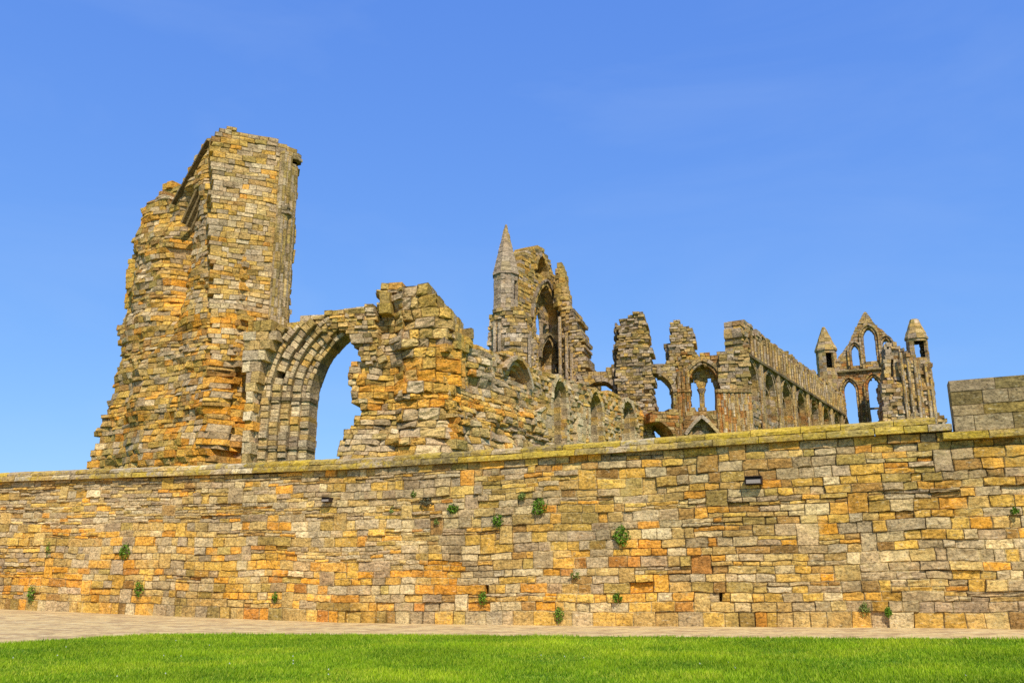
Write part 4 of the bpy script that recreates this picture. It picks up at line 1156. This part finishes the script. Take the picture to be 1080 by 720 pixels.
def turret(root, px_, Y, xw, y_top, y_base, y_bot, y_end, trunc, slit, name='turret'):
    c_ = at(px_, y_base, Y); r = xw / F * Y / .96
    zb = at(px_, y_bot, Y).z; zs_ = c_.z; za = at(px_, y_top, Y).z; ze = at(px_, y_end, Y).z if y_end else ZB
    mb = MB(); tc2 = zones({'tan': 3, 'grey': 3, 'brown': 1, 'olive': 1}, [])
    sm = lambda A, z: zb + .3 < z < zs_ - .5 and any(abs((A - q + math.pi) % (2 * math.pi) - math.pi) < .3 for q in slit)
    drum(mb, c_.x, c_.y, lambda z: r * .93, zb - .3, zs_, .42, 8, tc2, per=2, rot=math.pi / 8, slit=sm)
    drum(mb, c_.x, c_.y, lambda z: r * 1.0, ze, zb - .3, .5, 8, tc2, per=2, rot=math.pi / 8)
    t = mb.build(name, M_FAR, root)
    mb = MB(); tc3 = zones({'gold': 2, 'tan': 3, 'olive': 2, 'grey': 2}, [])
    drum(mb, c_.x, c_.y, lambda z: r * 1.03, zs_, zs_ + .3, .3, 8, tc3, rot=math.pi / 8)
    drum(mb, c_.x, c_.y, lambda z: max(.1, r * (1 - (1 - trunc) * (z - zs_ - .3) / (za - zs_ - .3))), zs_ + .3, za, .45, 8, tc3, rot=math.pi / 8, per=1, jit=.03)
    sub(mb, 'spire', M_FAR, t, root)
turret(east, 871, 114, 11.0, 345, 371, 391, None, .12, [-1.57])
turret(east, 966.5, 107, 11.2, 337, 358.5, 380, None, .36, [-1.57, -1.2, -1.9, 1.0, 1.3, 1.6, 1.9])
mb = MB()
ef = plane_through(925, 104, 995, 102.5, 410)
efc = zones({'tan': 3.2, 'grey': 3.2, 'pale': .8, 'brown': 1.2, 'stain': .8, 'gold': .6}, [(980, 400, 14, 30, {'gold': 1.5, 'brown': 1.5}, 1)])
masonry(mb, ef, P2(ef, [(932, 470), (931, 403), (935, 400), (934, 372), (933, 362), (941, 360), (948, 361), (952, 364), (956, 369), (960, 374), (966, 380), (976, 381), (982, 383), (983, 398), (985, 412), (987, 432), (992, 436), (998, 440), (1002, 470)], ZB),
        [P2(ef, [(941, 398), (941, 376), (944, 376), (944, 398)])], course=.42, width=(.35, .8), thick=3.0, jit=.08, relief=lambda X, Y, s, z: .35 * nz(s * 1.2, z * .6, 95) + .1 * nz(s * 3, z * 3, 96) - (1.0 if X < 952 and Y < 400 else 0), colour=efc, ragged=.4, mort=.58, rg=.05, rec=.05)
mb.build('buttress_wall', M_FAR, east)
mb = MB()
for x, y0 in ((955, 372), (962, 378), (969, 380), (972, 382), (980, 384), (984, 400)):
    s, z = ef.sz(x, 420); p = ef.pt(s, z, .12); mb = MB(); shaft(mb, p.x, p.y, .2, ZB, ef.sz(x, y0)[1], efc, .7, 8)
    mb.build('wall_shaft', M_FAR, east)

# ------------------------------------------------------------------ flood lights on the wall
m_met, nt, bs = new_mat('dark_metal'); bs.inputs['Base Color'].default_value = (*lin(52, 40, 34), 1); bs.inputs['Roughness'].default_value = .5
m_len, nt, bs = new_mat('frosted_glass'); bs.inputs['Base Color'].default_value = (*lin(150, 138, 126), 1); bs.inputs['Roughness'].default_value = .35
def bulk(px, py, wm, label, tag_):
    s, z = WALL.sz(px, py); P = WALL.pt(s, z, .09)
    t = thing('wall_light', label, 'light', P, 'wall lights on the boundary wall')
    def bx(s0, s1, z0, z1, d0, d1, name, mat, bev=.012, parent=None):
        mb = MB(); V = []
        for (dd_, e) in ((d0, 0), (d1 - bev, 0), (d1, bev)):
            for (a, b) in ((s0 + e, z0 + e), (s1 - e, z0 + e), (s1 - e, z1 - e), (s0 + e, z1 - e)): V.append(WALL.pt(s + a, z + b, dd_))
        Fc = [(3, 2, 1, 0), (8, 9, 10, 11)]
        for k in (0, 4):
            for i in range(4): j = (i + 1) % 4; Fc.append((k + i, k + j, k + 4 + j, k + 4 + i))
        mb.add(V, Fc, (1, 1, 1)); return mb.build(name, mat, t)
    h = wm * .45
    bx(-wm / 2, wm / 2, -h / 2, h / 2, -.05, .20, 'housing', m_met)
    bx(-wm * .42, wm * .42, -h * .36, h * .16, .185, .215, 'lens', m_len, .006)
    bx(-wm * .5, wm * .5, h * .5, h * .62, -.05, .25, 'hood', m_met, .004)
bulk(795.5, 507.5, .40, 'wider dark box light fixed high on the wall, right of its middle', 0)
bulk(347, 527.5, .27, 'smaller dark box light fixed on the wall below the pointed archway', 1)

# ------------------------------------------------------------------ plants rooted in the joints
m_leaf, nt, bs = new_mat('wall_leaves')
ga = N(nt, 'ShaderNodeAttribute', attribute_name='Col').outputs['Color']; nt.links.new(ga, bs.inputs['Base Color']); bs.inputs['Roughness'].default_value = .6
def plant(px, py, r, label, tall=1.0, hue='g', dens=1.0):
    s, z = WALL.sz(px, py); base = WALL.pt(s, z, .03); r = r / F * base.y * 1.0
    t = thing('wall_plant', label, 'plant', base, 'plants rooted in the wall joints')
    mb = MB(); n = int(260 * dens)
    for i in range(n):
        a = R.uniform(0, 2 * math.pi); q = R.random() ** .5; u = math.cos(a) * q * r * R.uniform(.7, 1.15); v = math.sin(a) * q * r * tall * R.uniform(.7, 1.15)
        if nz(u * 14 + px, v * 14) < -.22: continue
        v -= abs(u) * .15
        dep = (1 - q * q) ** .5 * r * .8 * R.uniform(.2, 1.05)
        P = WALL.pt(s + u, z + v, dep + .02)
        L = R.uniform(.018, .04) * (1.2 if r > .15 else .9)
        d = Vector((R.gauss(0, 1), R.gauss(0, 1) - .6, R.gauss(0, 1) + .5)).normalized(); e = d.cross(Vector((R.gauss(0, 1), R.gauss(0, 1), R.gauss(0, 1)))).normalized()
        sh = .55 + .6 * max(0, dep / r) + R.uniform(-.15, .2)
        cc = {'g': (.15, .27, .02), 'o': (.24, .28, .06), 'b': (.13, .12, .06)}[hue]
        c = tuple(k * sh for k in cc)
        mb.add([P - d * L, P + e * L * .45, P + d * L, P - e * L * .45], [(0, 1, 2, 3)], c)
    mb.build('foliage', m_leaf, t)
    mb = MB()
    for i in range(7):
        u = R.uniform(-.6, .6) * r; v = R.uniform(-.7, .7) * r * tall
        beam(mb, WALL.pt(s, z - r * .3, -.05), WALL.pt(s + u, z + v, r * .6), .008, .008, (.09, .07, .03))
    mb.build('stem', m_leaf, t)
plant(656, 565, 9, 'largest round leafy clump on the wall, right of the centre', 1.15, dens=1.8)
plant(569, 534, 8.5, 'full green clump high on the wall just right of the centre', 1.05, dens=1.6)
plant(526, 548.5, 6.5, 'mid sized clump low and left of the full high clump', 1.1)
plant(478, 536, 6, 'leafy green tuft right of the brown withered patch', .9)
plant(551, 523, 4.5, 'small dull tuft up and left of the full high clump', .9, 'o')
plant(133, 581, 6.5, 'oval green clump on the upper left part of the wall', 1.3, dens=1.2)
plant(148, 620.5, 5.5, 'upright tuft below and right of the oval clump', 1.6)
plant(34.5, 625, 5, 'tall narrow tuft at the far left foot of the wall', 1.9)
plant(52, 579, 3.5, 'thin wispy stem above the far left tuft', 2.2, dens=.5)
plant(291, 629, 4, 'small tuft below the smaller wall light near the path', 1.3)
plant(510, 630, 5, 'green tuft beside a dark slot near the path', 1.6)
plant(590, 647, 5, 'leafy tuft at the foot of the wall touching the path edge', 1.6)
plant(651, 630, 5.5, 'flat wide tuft directly below the largest round clump', .9)
plant(607, 606, 6, 'sparse dull sprig midway between two lower tufts', .6, 'o', .6)
plant(437, 521, 3.5, 'yellowish tiny tuft above the brown withered patch', 1.0, 'o', .7)
plant(450, 529, 7, 'brown withered patch of twigs left of the leafy tuft', .7, 'b', .7)
plant(414, 538, 3, 'tiny green sprig left of the brown withered patch', 1.3, 'o', .6)
plant(912, 641, 5, 'yellow green tuft at the right foot of the wall', 1.3, 'o', .9)
plant(937, 645, 3.5, 'dark little tuft growing from a slot at the right foot', 1.6)
plant(1070, 538, 4.5, 'tiny round tuft near the right edge of the picture', .8, 'g', .8)
plant(461, 574 - 24, 3, 'faint green speck of moss below the brown withered patch', 1.0, 'o', .5)
for o in bpy.data.objects:
    if '_o' in o: del o['_o']
